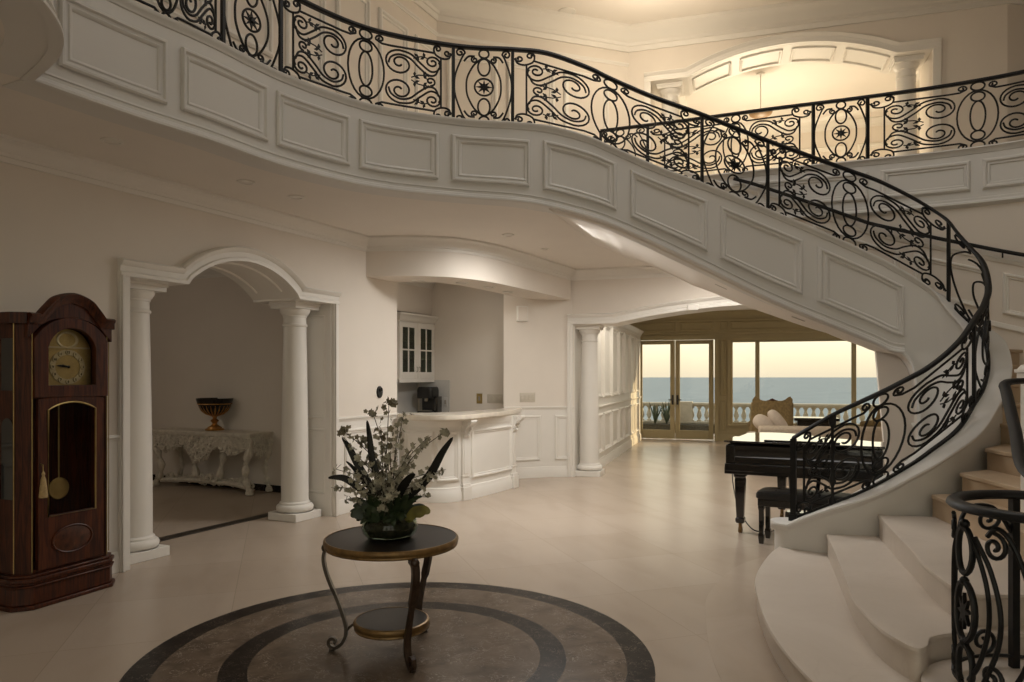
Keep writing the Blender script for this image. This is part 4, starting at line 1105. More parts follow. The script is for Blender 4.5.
def font(body, size, loc, rot, mat, parent, name='lettering'):
    c = bpy.data.curves.new(name, 'FONT'); c.body = body; c.size = size; c.align_x = 'CENTER'; c.align_y = 'CENTER'; c.extrude = .0008
    o = bpy.data.objects.new(name, c); COL.objects.link(o); o.location = loc; o.rotation_euler = rot; c.materials.append(M[mat]); o.parent = parent
    dgx = bpy.context.evaluated_depsgraph_get(); dgx.update(); me = bpy.data.meshes.new_from_object(o.evaluated_get(dgx)); me.materials.clear(); me.materials.append(M[mat])
    o2 = bpy.data.objects.new(name, me); COL.objects.link(o2); o2.location = loc; o2.rotation_euler = rot; o2.parent = parent; bpy.data.objects.remove(o); o2.name = name; return o2
for k in range(12):
    a = 2*PI*k/12; font(str(12 if k == 0 else k), .024, (.115*math.sin(a), .0385, cz+.106*math.cos(a)), (PI/2, 0, 0), 'black', dial, 'numeral')
m = MB()
for ang, L, ww in ((-83, .095, .007), (-78, .062, .009)):
    a = math.radians(ang); d = V((math.sin(a), 0, math.cos(a))); n = V((d.z, 0, -d.x))
    o = V((0, .036, cz)); m.plate([o-n*ww*.5, o+d*L*.7-n*ww, o+d*L, o+d*L*.7+n*ww, o+n*ww*.5], (0, .002, 0))
m.ball((0, .036, cz), .01, 8)
m.build('hand', 'black', dial)
m = MB(); m.box(-.17, .17, .038, .05, 1.80, 1.812); m.build('dial_band', 'silver', dial)
m = MB(); m.loft([[(r*math.cos(a), y, 1.86+r*.75*math.sin(a)) for a in [2*PI*k/30 for k in range(30)]] for r, y in ((.085, .049), (.08, .045), (.07, .045), (.062, .05))], cap=False); m.build('moon_dial', 'silver', dial)
m = MB(); m.box(-.005, .005, .14, .143, .8, 1.45); m.loft([[(r*math.cos(a), y, .78+r*math.sin(a)) for a in [2*PI*k/30 for k in range(30)]] for r, y in ((.01, .13), (.075, .135), (.08, .14), (.075, .146), (.01, .15))]); m.build('pendulum', 'brass', ck)
# cornice with the arched pediment
cn = MB()
hw = W_+.005
P = [(-hw-.03, 2.035), (-hw+.035, 2.035)]+[(x, z) for x, z in catmull([(-hw+.035, 2.035), (-.20, 2.10), (-.13, 2.165), (0, 2.20), (.13, 2.165), (.20, 2.10), (hw-.035, 2.035)], 5)][1:]+[(hw+.03, 2.035)]
cn.sweep_plane([(x, 0, z) for x, z in P], (0, -1, 0), [(0, -.02), (0, .02), (-.012, .045), (-.03, .04), (-.04, .03), (-.055, .02), (-.075, .012), (-.075, -.02)], flip=-1)
for sx in (-1, 1):
    pth = [(sx*(hw+.03), 0, 2.035), (sx*(hw+.09), .075, 2.035), (sx*(hw+.09), Dp, 2.035)]
    cn.sweep(pth, [(-.02, 0), (.03, 0), (.035, -.012), (.02, -.035), (.01, -.05), (0, -.075), (-.02, -.075)], side=-sx if sx > 0 else 1) if sx < 0 else cn.sweep(list(reversed(pth)), [(-.02, 0), (.03, 0), (.035, -.012), (.02, -.035), (.01, -.05), (0, -.075), (-.02, -.075)], side=1)
cn.build('cornice', 'clockwood', ck)
m = MB(); Q = [(-hw-.02, 1.86)]+[(x, z-.02) for x, z in P]+[(hw+.02, 1.86)]
inner = archq(w-.0, 1.86, 1.87, .15)
pts = [(x, z-.03) for x, z in P]
m.loft([[(x, .0, z), (x, .04, z), (x, .04, min(z-.01, 1.86+.16*math.sqrt(max(0, 1-(x/(w+.03))**2)))), (x, 0, min(z-.01, 1.86+.16*math.sqrt(max(0, 1-(x/(w+.03))**2))))] for x, z in pts])
m.box(-hw-.08, hw+.08, .06, Dp, 1.99, 2.03)
m.build('pediment', 'clockwood', ck)

# ------------------------------------------------------------------ console table and urn in the alcove
U2 = V((-.8944, .4472, 0))
cs = thing('console_table', 'ornately carved cream console table seen through the small arch', 'console table', (-4.36, 10.05, 0), math.atan2(-U2.y, -U2.x))
# local: x along its front (right end +), y towards the wall, z up
cw, cdp = .97, .45
m = MB()
q = [(-cw, -.02), (-cw+.10, -.05), (-.25, -.035), (0, -.06), (.25, -.035), (cw-.10, -.05), (cw, -.02), (cw, cdp), (-cw, cdp)]
for g, z0, z1 in ((.0, .775, .79), (.012, .79, .80), (.022, .80, .822), (.012, .822, .83)):
    m.prism([(x*(1+g), y*(1+g)-g*.5) for x, y in q], z0, z1)
m.build('tabletop', 'carved', cs, bevel=.003)
rnd = random.Random(4)
def carve(m, pts, r):
    for x, y, z in pts:
        a = rnd.uniform(0, 2*PI); rr = r*rnd.uniform(.6, 1.2)
        P = spiral((0, 0), rr*1.6, math.degrees(a), 1.1, .25, rnd.choice((-1, 1)), 10)
        ty = rnd.uniform(-.35, .35); n = len(P)
        m.tube([(x+p*.9, y+p*ty, z+b) for p, b in P], rr*.42, 5, rs=[rr*(.25+.35*k/n) for k in range(n)])
m = MB(); pts = []
for k in range(58):
    x = -cw+.06+2*(cw-.06)*k/57; d = .10+.10*abs(math.cos(2.0*PI*x/cw*.75))+.16*math.exp(-(x/.22)**2)
    for j in range(int(d/.045)+1): pts.append((x+rnd.uniform(-.01, .01), -.02+rnd.uniform(-.02, .02), .755-j*.045))
for sy in (-1, 1):
    for k in range(12):
        y = .02+.36*k/11; d = .12+.14*math.sin(PI*k/11)
        for j in range(int(d/.05)+1): pts.append((sy*(cw-.03), y, .755-j*.05))
carve(m, pts, .031); m.box(-cw+.03, cw-.03, -.005, .02, .70, .775); m.box(-cw+.02, -cw+.05, 0, cdp-.01, .70, .775); m.box(cw-.05, cw-.02, 0, cdp-.01, .70, .775)
m.build('apron', 'carved', cs)
for x, y, kx in ((-cw+.06, .03, -1), (cw-.06, .03, 1), (-cw+.06, cdp-.06, -1), (cw-.06, cdp-.06, 1), (-.32, .14, -.6), (.32, .14, .6)):
    m = MB(); mid = abs(x) < .5
    P = catmull([(x, y, .74), (x+kx*.03, y-.02, .62), (x-kx*.05, y, .42), (x-kx*.07, y+.01, .24), (x-kx*.02, y, .12), (x+kx*.03, y-.02, .03)], 5) if not mid else catmull([(x*.75, y, .74), (x*.95, y, .55), (x*.85, y, .35), (x*.7, y, .16)], 5)
    n = len(P); m.tube(P, .04, 8, rs=[.042+.016*math.sin(k*1.1) for k in range(n)])
    carve(m, [(p[0]+rnd.uniform(-.02, .02), p[1]-.03, p[2]) for p in P[::2]], .02)
    if not mid: m.lathe([(.03, 0), (.055, .012), (.05, .045), (.03, .06)], (x+kx*.03, y-.02, 0), 12)
    m.build('leg', 'carved', cs)
m = MB(); pts = []
for k in range(40):
    t_ = k/39; x = -cw*.84+2*cw*.84*t_; y = .16+.09*math.sin(PI*t_*2.0)**2
    pts += [(x, y-.04, .10+rnd.uniform(0, .05)+.06*math.exp(-((x)/.18)**2)), (x, y+.02, .08+rnd.uniform(0, .05))]
carve(m, pts, .034); m.tube(catmull([(-cw+.1, .06, .09), (-.4, .18, .10), (0, .16, .11), (.4, .18, .10), (cw-.1, .06, .09)], 6), .035, 6); m.build('stretcher', 'carved', cs)
ur = thing('urn', 'dark footed bowl with gilt stem standing on the carved console', 'bowl', (-4.22, 10.22, .831), 0)
MB().lathe([(.125, 0), (.13, .012), (.12, .025), (.10, .03), (.095, .045), (.07, .06), (.045, .075), (.03, .10), (.045, .12), (.06, .135), (.045, .15), (.025, .165), (.03, .185), (.05, .20), (.06, .205)], n=28).build('stem', 'gold', ur)
MB().lathe([(.03, .20), (.08, .215), (.15, .26), (.205, .325), (.235, .40), (.245, .43), (.25, .45), (.242, .455), (.225, .43), (.19, .34), (.12, .26), (.01, .24)], n=40).build('bowl', 'urn', ur)
m = MB()
for k in range(22):
    a = 2*PI*k/22; m.tube([(r_*math.cos(a), r_*math.sin(a), z) for r_, z in ((.05, .208), (.12, .235), (.175, .285), (.215, .35))], .008, 5, rs=[.006, .009, .011, .004])
m.tube([(.232*math.cos(a), .232*math.sin(a), .375) for a in [2*PI*k/40 for k in range(40)]], .007, 5, closed=True)
m.build('gilt_rib', 'gold', ur)

# ------------------------------------------------------------------ round centre table
tb = thing('centre_table', 'round dark-topped table with gold rim and scrolled legs on the medallion', 'table', (-.70, 4.19, 0))
MB().lathe([(.01, .628), (.37, .628), (.374, .64), (.374, .664), (.01, .664)], n=64).build('tabletop', 'tabletop', tb)
MB().lathe([(.37, .622), (.38, .618), (.384, .624), (.381, .632), (.386, .640), (.388, .652), (.385, .662), (.379, .667), (.374, .667), (.372, .630)], n=64).build('rim', 'tablegold', tb)
MB().lathe([(.01, .15), (.20, .15), (.205, .16), (.205, .188), (.01, .188)], n=48).build('shelf', 'tabletop', tb)
MB().lathe([(.20, .142), (.212, .138), (.216, .144), (.213, .152), (.218, .162), (.220, .174), (.216, .186), (.210, .190), (.204, .190), (.203, .150)], n=48).build('shelf_rim', 'tablegold', tb)
for deg, mt in ((180, 'tableiron'), (-62, 'tableleg'), (63, 'tableleg')):
    a = math.radians(deg); R_ = lambda r, z, s=0: (r*math.cos(a)-s*math.sin(a), r*math.sin(a)+s*math.cos(a), z)
    m = MB(); prof = [(.335, .604), (.375, .595), (.392, .57), (.395, .52), (.375, .44), (.335, .34), (.295, .24), (.268, .15), (.268, .09), (.29, .045), (.325, .02), (.355, .025), (.368, .045), (.36, .068), (.34, .072), (.328, .058), (.335, .045)]
    wd = .014 if mt == 'tableiron' else .018
    C_ = catmull(prof, 4); th = .009 if mt == 'tableiron' else .014; rg = []
    for i in range(len(C_)):
        x0, z0 = C_[max(0, i-1)]; x1, z1 = C_[min(len(C_)-1, i+1)]; tx, tz = x1-x0, z1-z0; L = math.hypot(tx, tz) or 1; nx, nz = -tz/L, tx/L
        x, z = C_[i]; ww = wd*(1.15 if i < 20 else .8+.2*math.cos(i*.2))
        rg.append([R_(x+nx*th, z+nz*th, -ww), R_(x+nx*th, z+nz*th, ww), R_(x-nx*th, z-nz*th, ww), R_(x-nx*th, z-nz*th, -ww)])
    m.loft(rg)
    m.tube([R_(.262, .12), R_(.245, .14), R_(.23, .152), R_(.214, .155)], .008, 6)
    g = m.build('leg', mt, tb, bevel=.003)
    m = MB(); m.ball(R_(.385, .60), .026, 10); m.lathe([(.01, 0), (.018, .005), (.018, .012), (.01, .02)], R_(.348, .0), 10); m.build('knob', mt, g)

# ------------------------------------------------------------------ flower arrangement
fa = thing('flower_arrangement', 'spray of cream blossoms and dark strap leaves in a glass bowl', 'flower arrangement', (-.71, 4.18, .6665))
m = MB().lathe([(.10, 0), (.13, .004), (.155, .03), (.163, .06), (.155, .10), (.145, .112), (.139, .110), (.149, .098), (.156, .06), (.148, .032), (.125, .010), (.01, .009)], n=40); m.build('glass_bowl', 'vaseglass', fa, smooth=60)
m = MB(); rnd = random.Random(11)
m.lathe([(.01, .012), (.115, .014), (.138, .04), (.146, .065), (.135, .09), (.07, .105), (.01, .11)], n=18)
for k in range(90):
    a = rnd.uniform(0, 2*PI); z = rnd.uniform(.02, .10); r_ = .135*math.sqrt(max(.1, 1-((z-.06)/.07)**2)); m.ball((r_*math.cos(a), r_*math.sin(a), z), rnd.uniform(.008, .016), 6)
m.build('moss', 'moss', fa)
def at(px, py, dy=0.):     # a point of the arrangement, dy behind its centre plane (local)
    Y = 4.18+dy; return V(((px-512)/720*Y+.71, dy, 1.6-(py-376)/720*Y-.6665))
def strap(name, tip, base, bend, w, mat):
    m = MB(); b = V(base); t = V(tip); mid = b.lerp(t, .55)+V(bend)
    C_ = catmull([b, b.lerp(mid, .5)+V((0, 0, .02)), mid, mid.lerp(t, .55)+V((0, 0, .01)), t], 5)
    rg = []; n = len(C_)
    for i, p in enumerate(C_):
        p = V(p); d = (V(C_[min(n-1, i+1)])-V(C_[max(0, i-1)])).normalized(); s = d.cross(V((0, -1, .35))).normalized(); q = s.cross(d)
        f_ = w*math.sin(PI*min(.97, .12+.85*i/(n-1)))**.7*(1 if i < n-1 else .1)
        rg.append([p-s*f_, p-q*.004*1.2+q*f_*.25*0, p+s*f_, p+q*.005])
    m.loft(rg); return m.build(name, mat, fa)
for (px, py), dy, bend, w in (((367, 420), -.02, (-.03, 0, .02), .020), ((342, 437), .02, (-.02, 0, .05), .022), ((328, 478), -.06, (-.05, 0, .10), .020), ((453, 437), -.06, (.02, 0, -.01), .026), ((415, 474), -.14, (.0, -.02, .05), .026), ((346, 461), .05, (-.02, 0, .04), .014), ((436, 470), .08, (.03, 0, .06), .014)):
    strap('strap_leaf', at(px, py, dy), (rnd.uniform(-.03, .03), rnd.uniform(-.03, .03), .09), bend, w, 'blade')
def flower(m, c, r):
    c = V(c); ax = V((rnd.uniform(-1, 1), rnd.uniform(-1.2, .2), rnd.uniform(-.1, .9))).normalized(); s = ax.orthogonal().normalized(); q = ax.cross(s); n = 5
    for k in range(n):
        a = 2*PI*k/n; d = s*math.cos(a)+q*math.sin(a); e = s*math.cos(a+PI/2)+q*math.sin(a+PI/2)
        t = c+d*r+ax*r*.25
        m.loft([[c, c+d*r*.02+ax*.001], [c+d*r*.55+e*r*.42+ax*r*.12, c+d*r*.6-e*r*.42+ax*r*.12], [t+e*r*.18, t-e*r*.18]], close=False, cap=False)
    m.ball(c+ax*r*.12, r*.22, 5)
tips = [(389, 403, 0), (373, 413, .02), (344, 431, 0), (361, 438, .05), (336, 469, -.03), (335, 488, .06), (446, 431, .03), (427, 438, .05), (404, 413, .04), (442, 470, -.02), (434, 477, -.06),
        (398, 428, -.06), (381, 430, -.05), (353, 452, -.08), (412, 448, -.05), (366, 462, -.12), (390, 455, -.14), (402, 470, -.12), (378, 478, -.15), (350, 480, -.12), (418, 486, -.1), (346, 500, -.05), (428, 497, 0), (361, 492, -.16), (394, 492, -.17), (410, 462, .1), (372, 448, .1), (385, 440, .08)]
for j, (px, py, dy) in enumerate(tips):
    t = at(px, py, dy); b = V((rnd.uniform(-.05, .05), rnd.uniform(-.05, .05), .08))
    mid = b.lerp(t, .5)+V(((t.x)*-.18, rnd.uniform(-.02, .02), .03+abs(t.x)*.15))
    C_ = [V(p) for p in catmull([b, mid, t], 7)]
    m = MB(); m.tube(C_, .003, 5, rs=[.004-.0022*i/len(C_) for i in range(len(C_))])
    for i in range(4, len(C_), 2):
        p = C_[i]; q = p+V((rnd.uniform(-.03, .03), rnd.uniform(-.03, .02), rnd.uniform(0, .03))); m.tube([p, q], .0015, 4)
    g = m.build('blossom_stem', 'twig', fa)
    m = MB(); big = j in (0, 1, 2, 6, 3)
    for i in range(4, len(C_)):
        for k in range(2 if i % 2 else 1):
            p = C_[i]+V((rnd.gauss(0, .017), rnd.gauss(0, .02), rnd.gauss(0, .017))); flower(m, p, rnd.uniform(.013, .023))
    for k in range(5 if big else 2): flower(m, C_[-1]+V((rnd.gauss(0, .014), rnd.gauss(0, .012), rnd.gauss(0, .010))), .022 if big else .014)
    m.build('blossoms', 'bud' if big and j < 4 else 'blossom', g)
for k in range(84):
    a = rnd.uniform(0, 2*PI); L = rnd.uniform(.08, .24); el = rnd.uniform(-.1, 1.25); m_ = None
    t = V((math.cos(a)*math.cos(el)*L*1.1, math.sin(a)*math.cos(el)*L, .10+math.sin(el)*L))
    if k == 0: t = at(351, 517, -.08)
    if k == 1: t = at(430, 513, -.10)
    if k == 2: t = at(362, 511, -.15)
    big = k < 3
    strap('green_leaf', t, (math.cos(a)*.04, math.sin(a)*.04, .09) if not big else (t.x*.45, t.y*.6, .10), (0, 0, .03), .034 if big else rnd.uniform(.014, .028), 'leafyellow' if k == 1 else 'leafgreen')

# ------------------------------------------------------------------ bar
BB = catmull([(-1.47, 9.40), (-1.19, 9.20), (-.9, 9.13), (-.66, 9.27), (-.40, 9.63), (-.18, 10.0), (-.02, 10.30), (.02, 10.42), (-.04, 10.62), (-.10, 11.10)], 6)
NBb = len(BB)-1
def bb(i, o, z):
    i = max(0, min(NBb, i)); k = min(NBb-1, int(i)); f = i-k
    return oring(BB, k, o, z).lerp(oring(BB, k+1, o, z), f)
br = thing('bar_counter', 'curved white panelled bar with carved brackets under its pale top', 'bar', (-.6, 9.9, 0))
m = MB(); m.loft([[bb(i, 0, 0), bb(i, 0, 1.04), bb(i, -.10, 1.04), bb(i, -.10, 0)] for i in range(NBb+1)])
for prof in ([(0, 0), (.035, 0), (.035, .10), (.02, .13), (.012, .17), (0, .18)], [(0, .95), (.01, .95), (.02, .99), (.03, 1.04), (0, 1.04)]):
    m.loft([[bb(i, o, z) for o, z in prof] for i in range(NBb+1)])
m.build('front', 'trim', br, world=True)
m = MB()
def ipx(px): return next((i for i in range(NBb) if 512+720*BB[i+1][0]/BB[i+1][1] >= px), NBb)
ip1, ip2 = 19.0, 38.0
for a, b in ((2, ip1-9), (ip1-8.2, ip1-1.6), (ip1+1.8, ip2-1.8)):
    L = sum((bb(a+(b-a)*(k+1)/8, 0, 0)-bb(a+(b-a)*k/8, 0, 0)).length for k in range(8))
    frame_rect(m, lambda x, z, h: bb(a+(b-a)*x/L, h, z), 0, L, .26, .90, .04, .016, nx=8)
m.build('panel_moulding', 'trim', br, world=True)
rnd = random.Random(5)
for i in (ip1, ip2):
    c = bb(i, 0, 0); n = (bb(i, 1, 0)-bb(i, 0, 0)).normalized(); t = V((-n.y, n.x, 0))
    X = Matrix(((t.x, n.x, 0, c.x), (t.y, n.y, 0, c.y), (0, 0, 1, 0), (0, 0, 0, 1)))
    m = MB(X); m.box(-.06, .06, -.01, .03, 0, 1.04); m.box(-.08, .08, -.01, .065, 0, .17); m.box(-.07, .07, -.01, .05, .17, .21); m.box(-.066, .066, -.01, .04, .30, .32)
    m.box(-.04, .04, .02, .04, .34, .78)
    pil = m.build('pilaster', 'trim', br, world=True, bevel=.004)
    m = MB(X); prof = catmull([(.03, .80), (.05, .82), (.05, .87), (.09, .93), (.16, .98), (.17, 1.035), (.03, 1.035)], 3)
    m.loft([[(x, y, z) for y, z in prof] for x in (-.055, .055)])
    for sx in (-1, 1):
        for (y, z, r_) in ((.10, .985, .035), (.06, .87, .025)): m.tube([(sx*.058, y+p, z+q) for p, q in spiral((0, 0), r_, 0, 1.4, .2, 1, 18)], .007, 5)
    for k in range(7): m.ball((rnd.uniform(-.03, .03), .075+.015*k*.6, .84+.025*k), .02, 6)
    m.build('corbel', 'trim', pil, world=True)
CT = catmull([(-1.46, 9.20), (-1.2, 8.98), (-.86, 8.88), (-.62, 9.02), (-.345, 9.46), (-.1, 10.02), (.06, 10.5), (.14, 10.9), (.13, 11.13)], 6)
ct = MB(); pts = [(x, y) for x, y in CT]+[(-.10, 11.05), (-.2, 10.75), (-.42, 10.3), (-.75, 9.75), (-1.1, 9.6), (-1.40, 9.66)]
for z0, z1, g in ((1.04, 1.06, -.012), (1.06, 1.10, .006), (1.10, 1.112, -.004)):
    q = [(CT[i][0]+(oring(CT, i, g, 0).x-CT[i][0]), oring(CT, i, g, 0).y) for i in range(len(CT))]+pts[len(CT):]
    ct.prism(q, z0, z1)
tag(ct.build('countertop', 'counter'), 'pale stone worktop curving along the white bar', 'countertop')
# back counter, splash, wall cabinet, coffee maker in the nook
bc = thing('back_counter', 'low base unit with pale worktop in the corner behind the bar', 'cabinet', LW(5.6, -1.345, 0), math.atan2(U.y, U.x))
# local x along wall U, y = into the wall (left)
m = MB(); m.box(-1.35, 1.05, -.28, .32, 0, .91); m.build('body', 'trim', bc, bevel=.004)
m = MB(); m.box(-1.36, 1.05, -.32, .32, .912, .95); m.build('worktop', 'counter', bc, bevel=.005)
m = MB()
for x in (-1.3, -.75, -.2, .35): frame_rect(m, lambda a, z, h: (a, -.28-h, z), x, x+.5, .15, .8, .05, .015)
m.build('door', 'trim', bc)
sp = MB(); fbox(sp, NF, .125, .74, .002, .02, .952, 1.53); tag(sp.build('backsplash', 'splash'), 'pale tiled splashback on the corner wall behind the coffee maker', 'backsplash')
sp = MB(); fbox(sp, LW, 5.0, 6.715, -1.668, -1.65, .952, 1.5); tag(sp.build('backsplash', 'splash'), 'pale splashback under the glazed wall cabinet', 'backsplash')
wc = thing('wall_cabinet', 'white wall cabinet with two small-paned glass doors above the corner counter', 'cabinet', LW(6.31, -1.665, 1.53), math.atan2(U.y, U.x))
# local: x along U, -y into the room
cD = .36; m = MB()
x0, x1 = -.62, .42
m.box(x0, x1, -cD+.02, 0, 0, .02); m.box(x0, x1, -cD+.02, 0, .96, .98); m.box(x0, x0+.02, -cD+.02, 0, .02, .96); m.box(x1-.02, x1, -cD+.02, 0, .02, .96); m.box(x0+.02, x1-.02, -.012, -.0, .02, .96); m.box(x0, x1, -cD, -cD+.02, -.035, .03)
m.build('body', 'trim', wc)
m = MB(); m.box(x0+.02, x1-.02, -cD+.05, -.012, .35, .365); m.box(x0+.02, x1-.02, -cD+.05, -.012, .64, .655); m.build('shelf', 'trim', wc)
m = MB(); m.sweep([(x0-.0, 0, .98), (x0, -cD, .98), (x1, -cD, .98), (x1, 0, .98)], [(-.02, 0), (.0, 0), (.015, .02), (.03, .05), (.05, .075), (.07, .09), (.075, .12), (-.02, .12)]); m.build('cornice', 'trim', wc)
xm = (x0+x1)/2
for a, b, s in ((x0, xm-.003, 1), (xm+.003, x1, -1)):
    m = MB(); y0, y1 = -cD-.002, -cD+.02; fw = .085
    m.box(a, a+fw, y0, y1, .03, .955); m.box(b-fw, b, y0, y1, .03, .955); m.box(a+fw, b-fw, y0, y1, .03, .03+fw+.02); m.box(a+fw, b-fw, y0, y1, .955-fw, .955)
    xc = (a+b)/2; m.box(xc-.012, xc+.012, y0, y1-.005, .13, .88); m.box(a+fw, b-fw, y0, y1-.005, .49, .515)
    d_ = m.build('door', 'trim', wc, bevel=.003)
    m = MB(); m.box(a+fw-.005, b-fw+.005, y1-.008, y1-.005, .12, .88); m.build('glass_pane', 'darkglass', d_)
    m = MB(); xk = b-.035 if s == 1 else a+.035; m.tube([(xk, y0, .14), (xk, y0-.025, .145), (xk, y0-.025, .215), (xk, y0, .22)], .007, 6); m.build('handle', 'nickel', d_)
blk = MB(); fbox(blk, LW, 5.6, 6.735, -1.668, -1.36, 2.66, ZC); wcb = structure(blk.build('wall_cabinet_bulkhead', 'wall'))
m = MB(); m.sweep([LW(5.6, -1.36, ZC), LW(6.735, -1.36, ZC)], CROWN, side=1); structure(m.build('trim_10', 'trim'))
cm = thing('coffee_maker', 'black pod coffee maker standing in the corner behind the bar', 'coffee maker', NF(.33, .30, .951), math.atan2(-C1[1]+12.84, -C1[0]-1.78)+PI)
cm.location = NF(.445, .24, .951); cm.rotation_euler = (0, 0, math.radians(-20)); WM[cm.name] = Matrix.Translation(cm.location) @ Matrix.Rotation(math.radians(-20), 4, 'Z')
m = MB()
def rr(w, d, y, r=.05): return [(x, yy+y) for x, yy in [(w-r+r*math.cos(a), d-r+r*math.sin(a)) for a in [PI/2*k/4 for k in range(5)]]+[(-w+r+r*math.cos(a), d-r+r*math.sin(a)) for a in [PI/2+PI/2*k/4 for k in range(5)]]+[(-w+r+r*math.cos(a), -d+r+r*math.sin(a)) for a in [PI+PI/2*k/4 for k in range(5)]]+[(w-r+r*math.cos(a), -d+r+r*math.sin(a)) for a in [1.5*PI+PI/2*k/4 for k in range(5)]]]
m.loft([[(x*f_, y*f_, z) for x, y in rr(.15, .15, 0)] for f_, z in ((.95, 0), (1, .01), (1, .03), (.96, .05))])
m.loft([[(x, y, z) for x, y in rr(.14, .07, .08)] for z in (.04, .30)])
m.loft([[(x*f_, y, z) for x, y in rr(.15, .15, 0)] for f_, z in ((.95, .27), (1, .29), (1, .40), (.96, .44), (.8, .465))])
m.build('body', 'plastic', cm)
m = MB(); m.loft([[(x+.17, y+.04, z) for x, y in rr(.035, .10, 0, .03)] for z in (.03, .30)]); m.build('water_tank', 'black', cm)
m = MB(); m.lathe([(.09, .051), (.1, .056), (.1, .065), (.02, .066)], (0, -.06, 0), 20); m.lathe([(.03, .22), (.035, .27)], (0, -.07, 0), 12); m.build('drip_tray', 'nickel', cm)
# small wall fittings
def wall_plate(name, label, cat, F, s, z, w, h, n, mat, d=.0, detail='switch'):
    loc = F(s, d, z); nn = F(s, d+1, z)-loc; rz = math.atan2(nn.x, -nn.y)
    o = thing(name, label, cat, loc, rz)
    m = MB(); m.loft([[(-w*f_, y, -h*f_), (w*f_, y, -h*f_), (w*f_, y, h*f_), (-w*f_, y, h*f_)] for f_, y in ((1, 0), (1, -.004), (.92, -.008))]); m.build('plate', mat, o)
    for k in range(n):
        x = -w+(2*k+1)*w/n
        m = MB(); m.box(x-.018, x+.018, -.013, -.006, -.035, .035)
        m.build(detail, 'plate_dark' if detail != 'rocker' else mat, o, bevel=.003)
    return o
wall_plate('light_switch', 'four-gang almond switch plate above the white wainscot beside the bar', 'switch', WF, .40, 1.265, .13, .075, 4, 'plate', 0, 'rocker')
wall_plate('light_switch', 'grey multi-gang plate low on the wall behind the bar counter', 'switch', NF, 1.62, 1.22, .15, .075, 4, 'plate', 0, 'rocker')
wall_plate('power_outlet', 'single brass-toned outlet on the wall behind the bar counter', 'outlet', NF, 1.32, 1.22, .055, .085, 1, 'brass', 0, 'socket')
wall_plate('power_outlet', 'white outlet on the tiled splashback beside the coffee maker', 'outlet', NF, .66, 1.15, .04, .08, 1, 'splash', .02, 'socket')
al_b = thing('wall_speaker', 'small pale box mounted high on the wall above the bar end', 'speaker', WF(.30, 0, 2.57), math.atan2((WF(0, 1, 0)-WF(0, 0, 0)).x, -(WF(0, 1, 0)-WF(0, 0, 0)).y))
m = MB(); m.box(-.09, .09, -.06, 0, -.12, .12); m.build('housing', 'trim', al_b, bevel=.01)
m = MB(); m.box(-.075, .075, -.064, -.058, -.105, .105); m.build('front_cover', 'wall', al_b, bevel=.003)
tn_ = LW(3.42, 0, 1.40); nn = NL
th_ = thing('thermostat', 'small black oval control on the cream wall between arch and bar', 'thermostat', tn_, math.atan2(nn.x, -nn.y))
m = MB(); m.loft([[(.055*f_*math.cos(a), y, .075*f_*math.sin(a)) for a in [2*PI*k/24 for k in range(24)]] for f_, y in ((1, 0), (1, -.015), (.9, -.022), (.01, -.022))]); m.build('housing', 'plastic', th_)
m = MB(); m.loft([[(.028*f_*math.cos(a), y, .03+.028*f_*math.sin(a)) for a in [2*PI*k/16 for k in range(16)]] for f_, y in ((1, -.02), (1, -.035), (.8, -.04), (.01, -.04))]); m.build('dial', 'black', th_)

# ------------------------------------------------------------------ piano
pa = V((2.16, 7.20, 0)); pb = V((3.36, 6.56, 0)); pf = (pb-pa).normalized(); prz = math.atan2(pf.y, pf.x)
pn = thing('grand_piano', 'black lacquered baby grand piano under the curved stair, lid closed', 'piano', pa.lerp(pb, .5), prz)
hl = .70                                     # local x along keyboard, +y to the tail
body = [(-hl, 0), (hl, 0), (hl, .45), (hl-.04, .62), (hl-.18, .82), (.22, .98), (.06, 1.12), (-.08, 1.30), (-.26, 1.44), (-.45, 1.48), (-.62, 1.42), (-hl, 1.28)]
bsm = [body[0], body[1]]+catmull(body[2:-1], 4)+[body[-1]]
def scale_poly(P, g):
    n = len(P); cx_ = sum(p[0] for p in P)/n; cy_ = sum(p[1] for p in P)/n
    return [(x+(x-cx_)*g, y+(y-cy_)*g) for x, y in P]
m = MB(); cut = [(x, max(y, .16)) for x, y in bsm]; m.prism(cut, .66, .915)
m.box(-hl, -hl+.09, -.02, .17, .66, .915); m.box(hl-.09, hl, -.02, .17, .66, .915)
m.build('case', 'black', pn, bevel=.006)
m = MB(); m.box(-hl-.005, hl+.005, -.06, .2, .63, .70); m.box(-hl, hl, -.065, -.035, .66, .735); m.build('keybed', 'black', pn, bevel=.006)
m = MB(); m.box(-hl+.095, hl-.095, -.02, .12, .705, .735); m.build('keyboard', 'ivory', pn, bevel=.002)
m = MB(); m.loft([[(x, -.045, .738), (x, -.045, .80), (x, -.02, .83), (x, -.012, .912), (x, .17, .912), (x, .17, .738)] for x in (-hl+.09, hl-.09)]); m.build('fallboard', 'black', pn, bevel=.004)
m = MB(); L1 = scale_poly([(x, y) for x, y in cut], .02); m.prism(L1, .917, .94); m.build('lid', 'piano_lid', pn, bevel=.005)
m = MB(); m.prism([(-hl-.015, -.03), (hl+.015, -.03), (hl+.015, .52), (-hl-.015, .52)], .941, .958); m.build('lid_front_flap', 'piano_lid', pn, bevel=.004)
m = MB(); m.box(-.34, .34, .02, .05, .958, .975); m.build('music_desk', 'black', pn, bevel=.004)
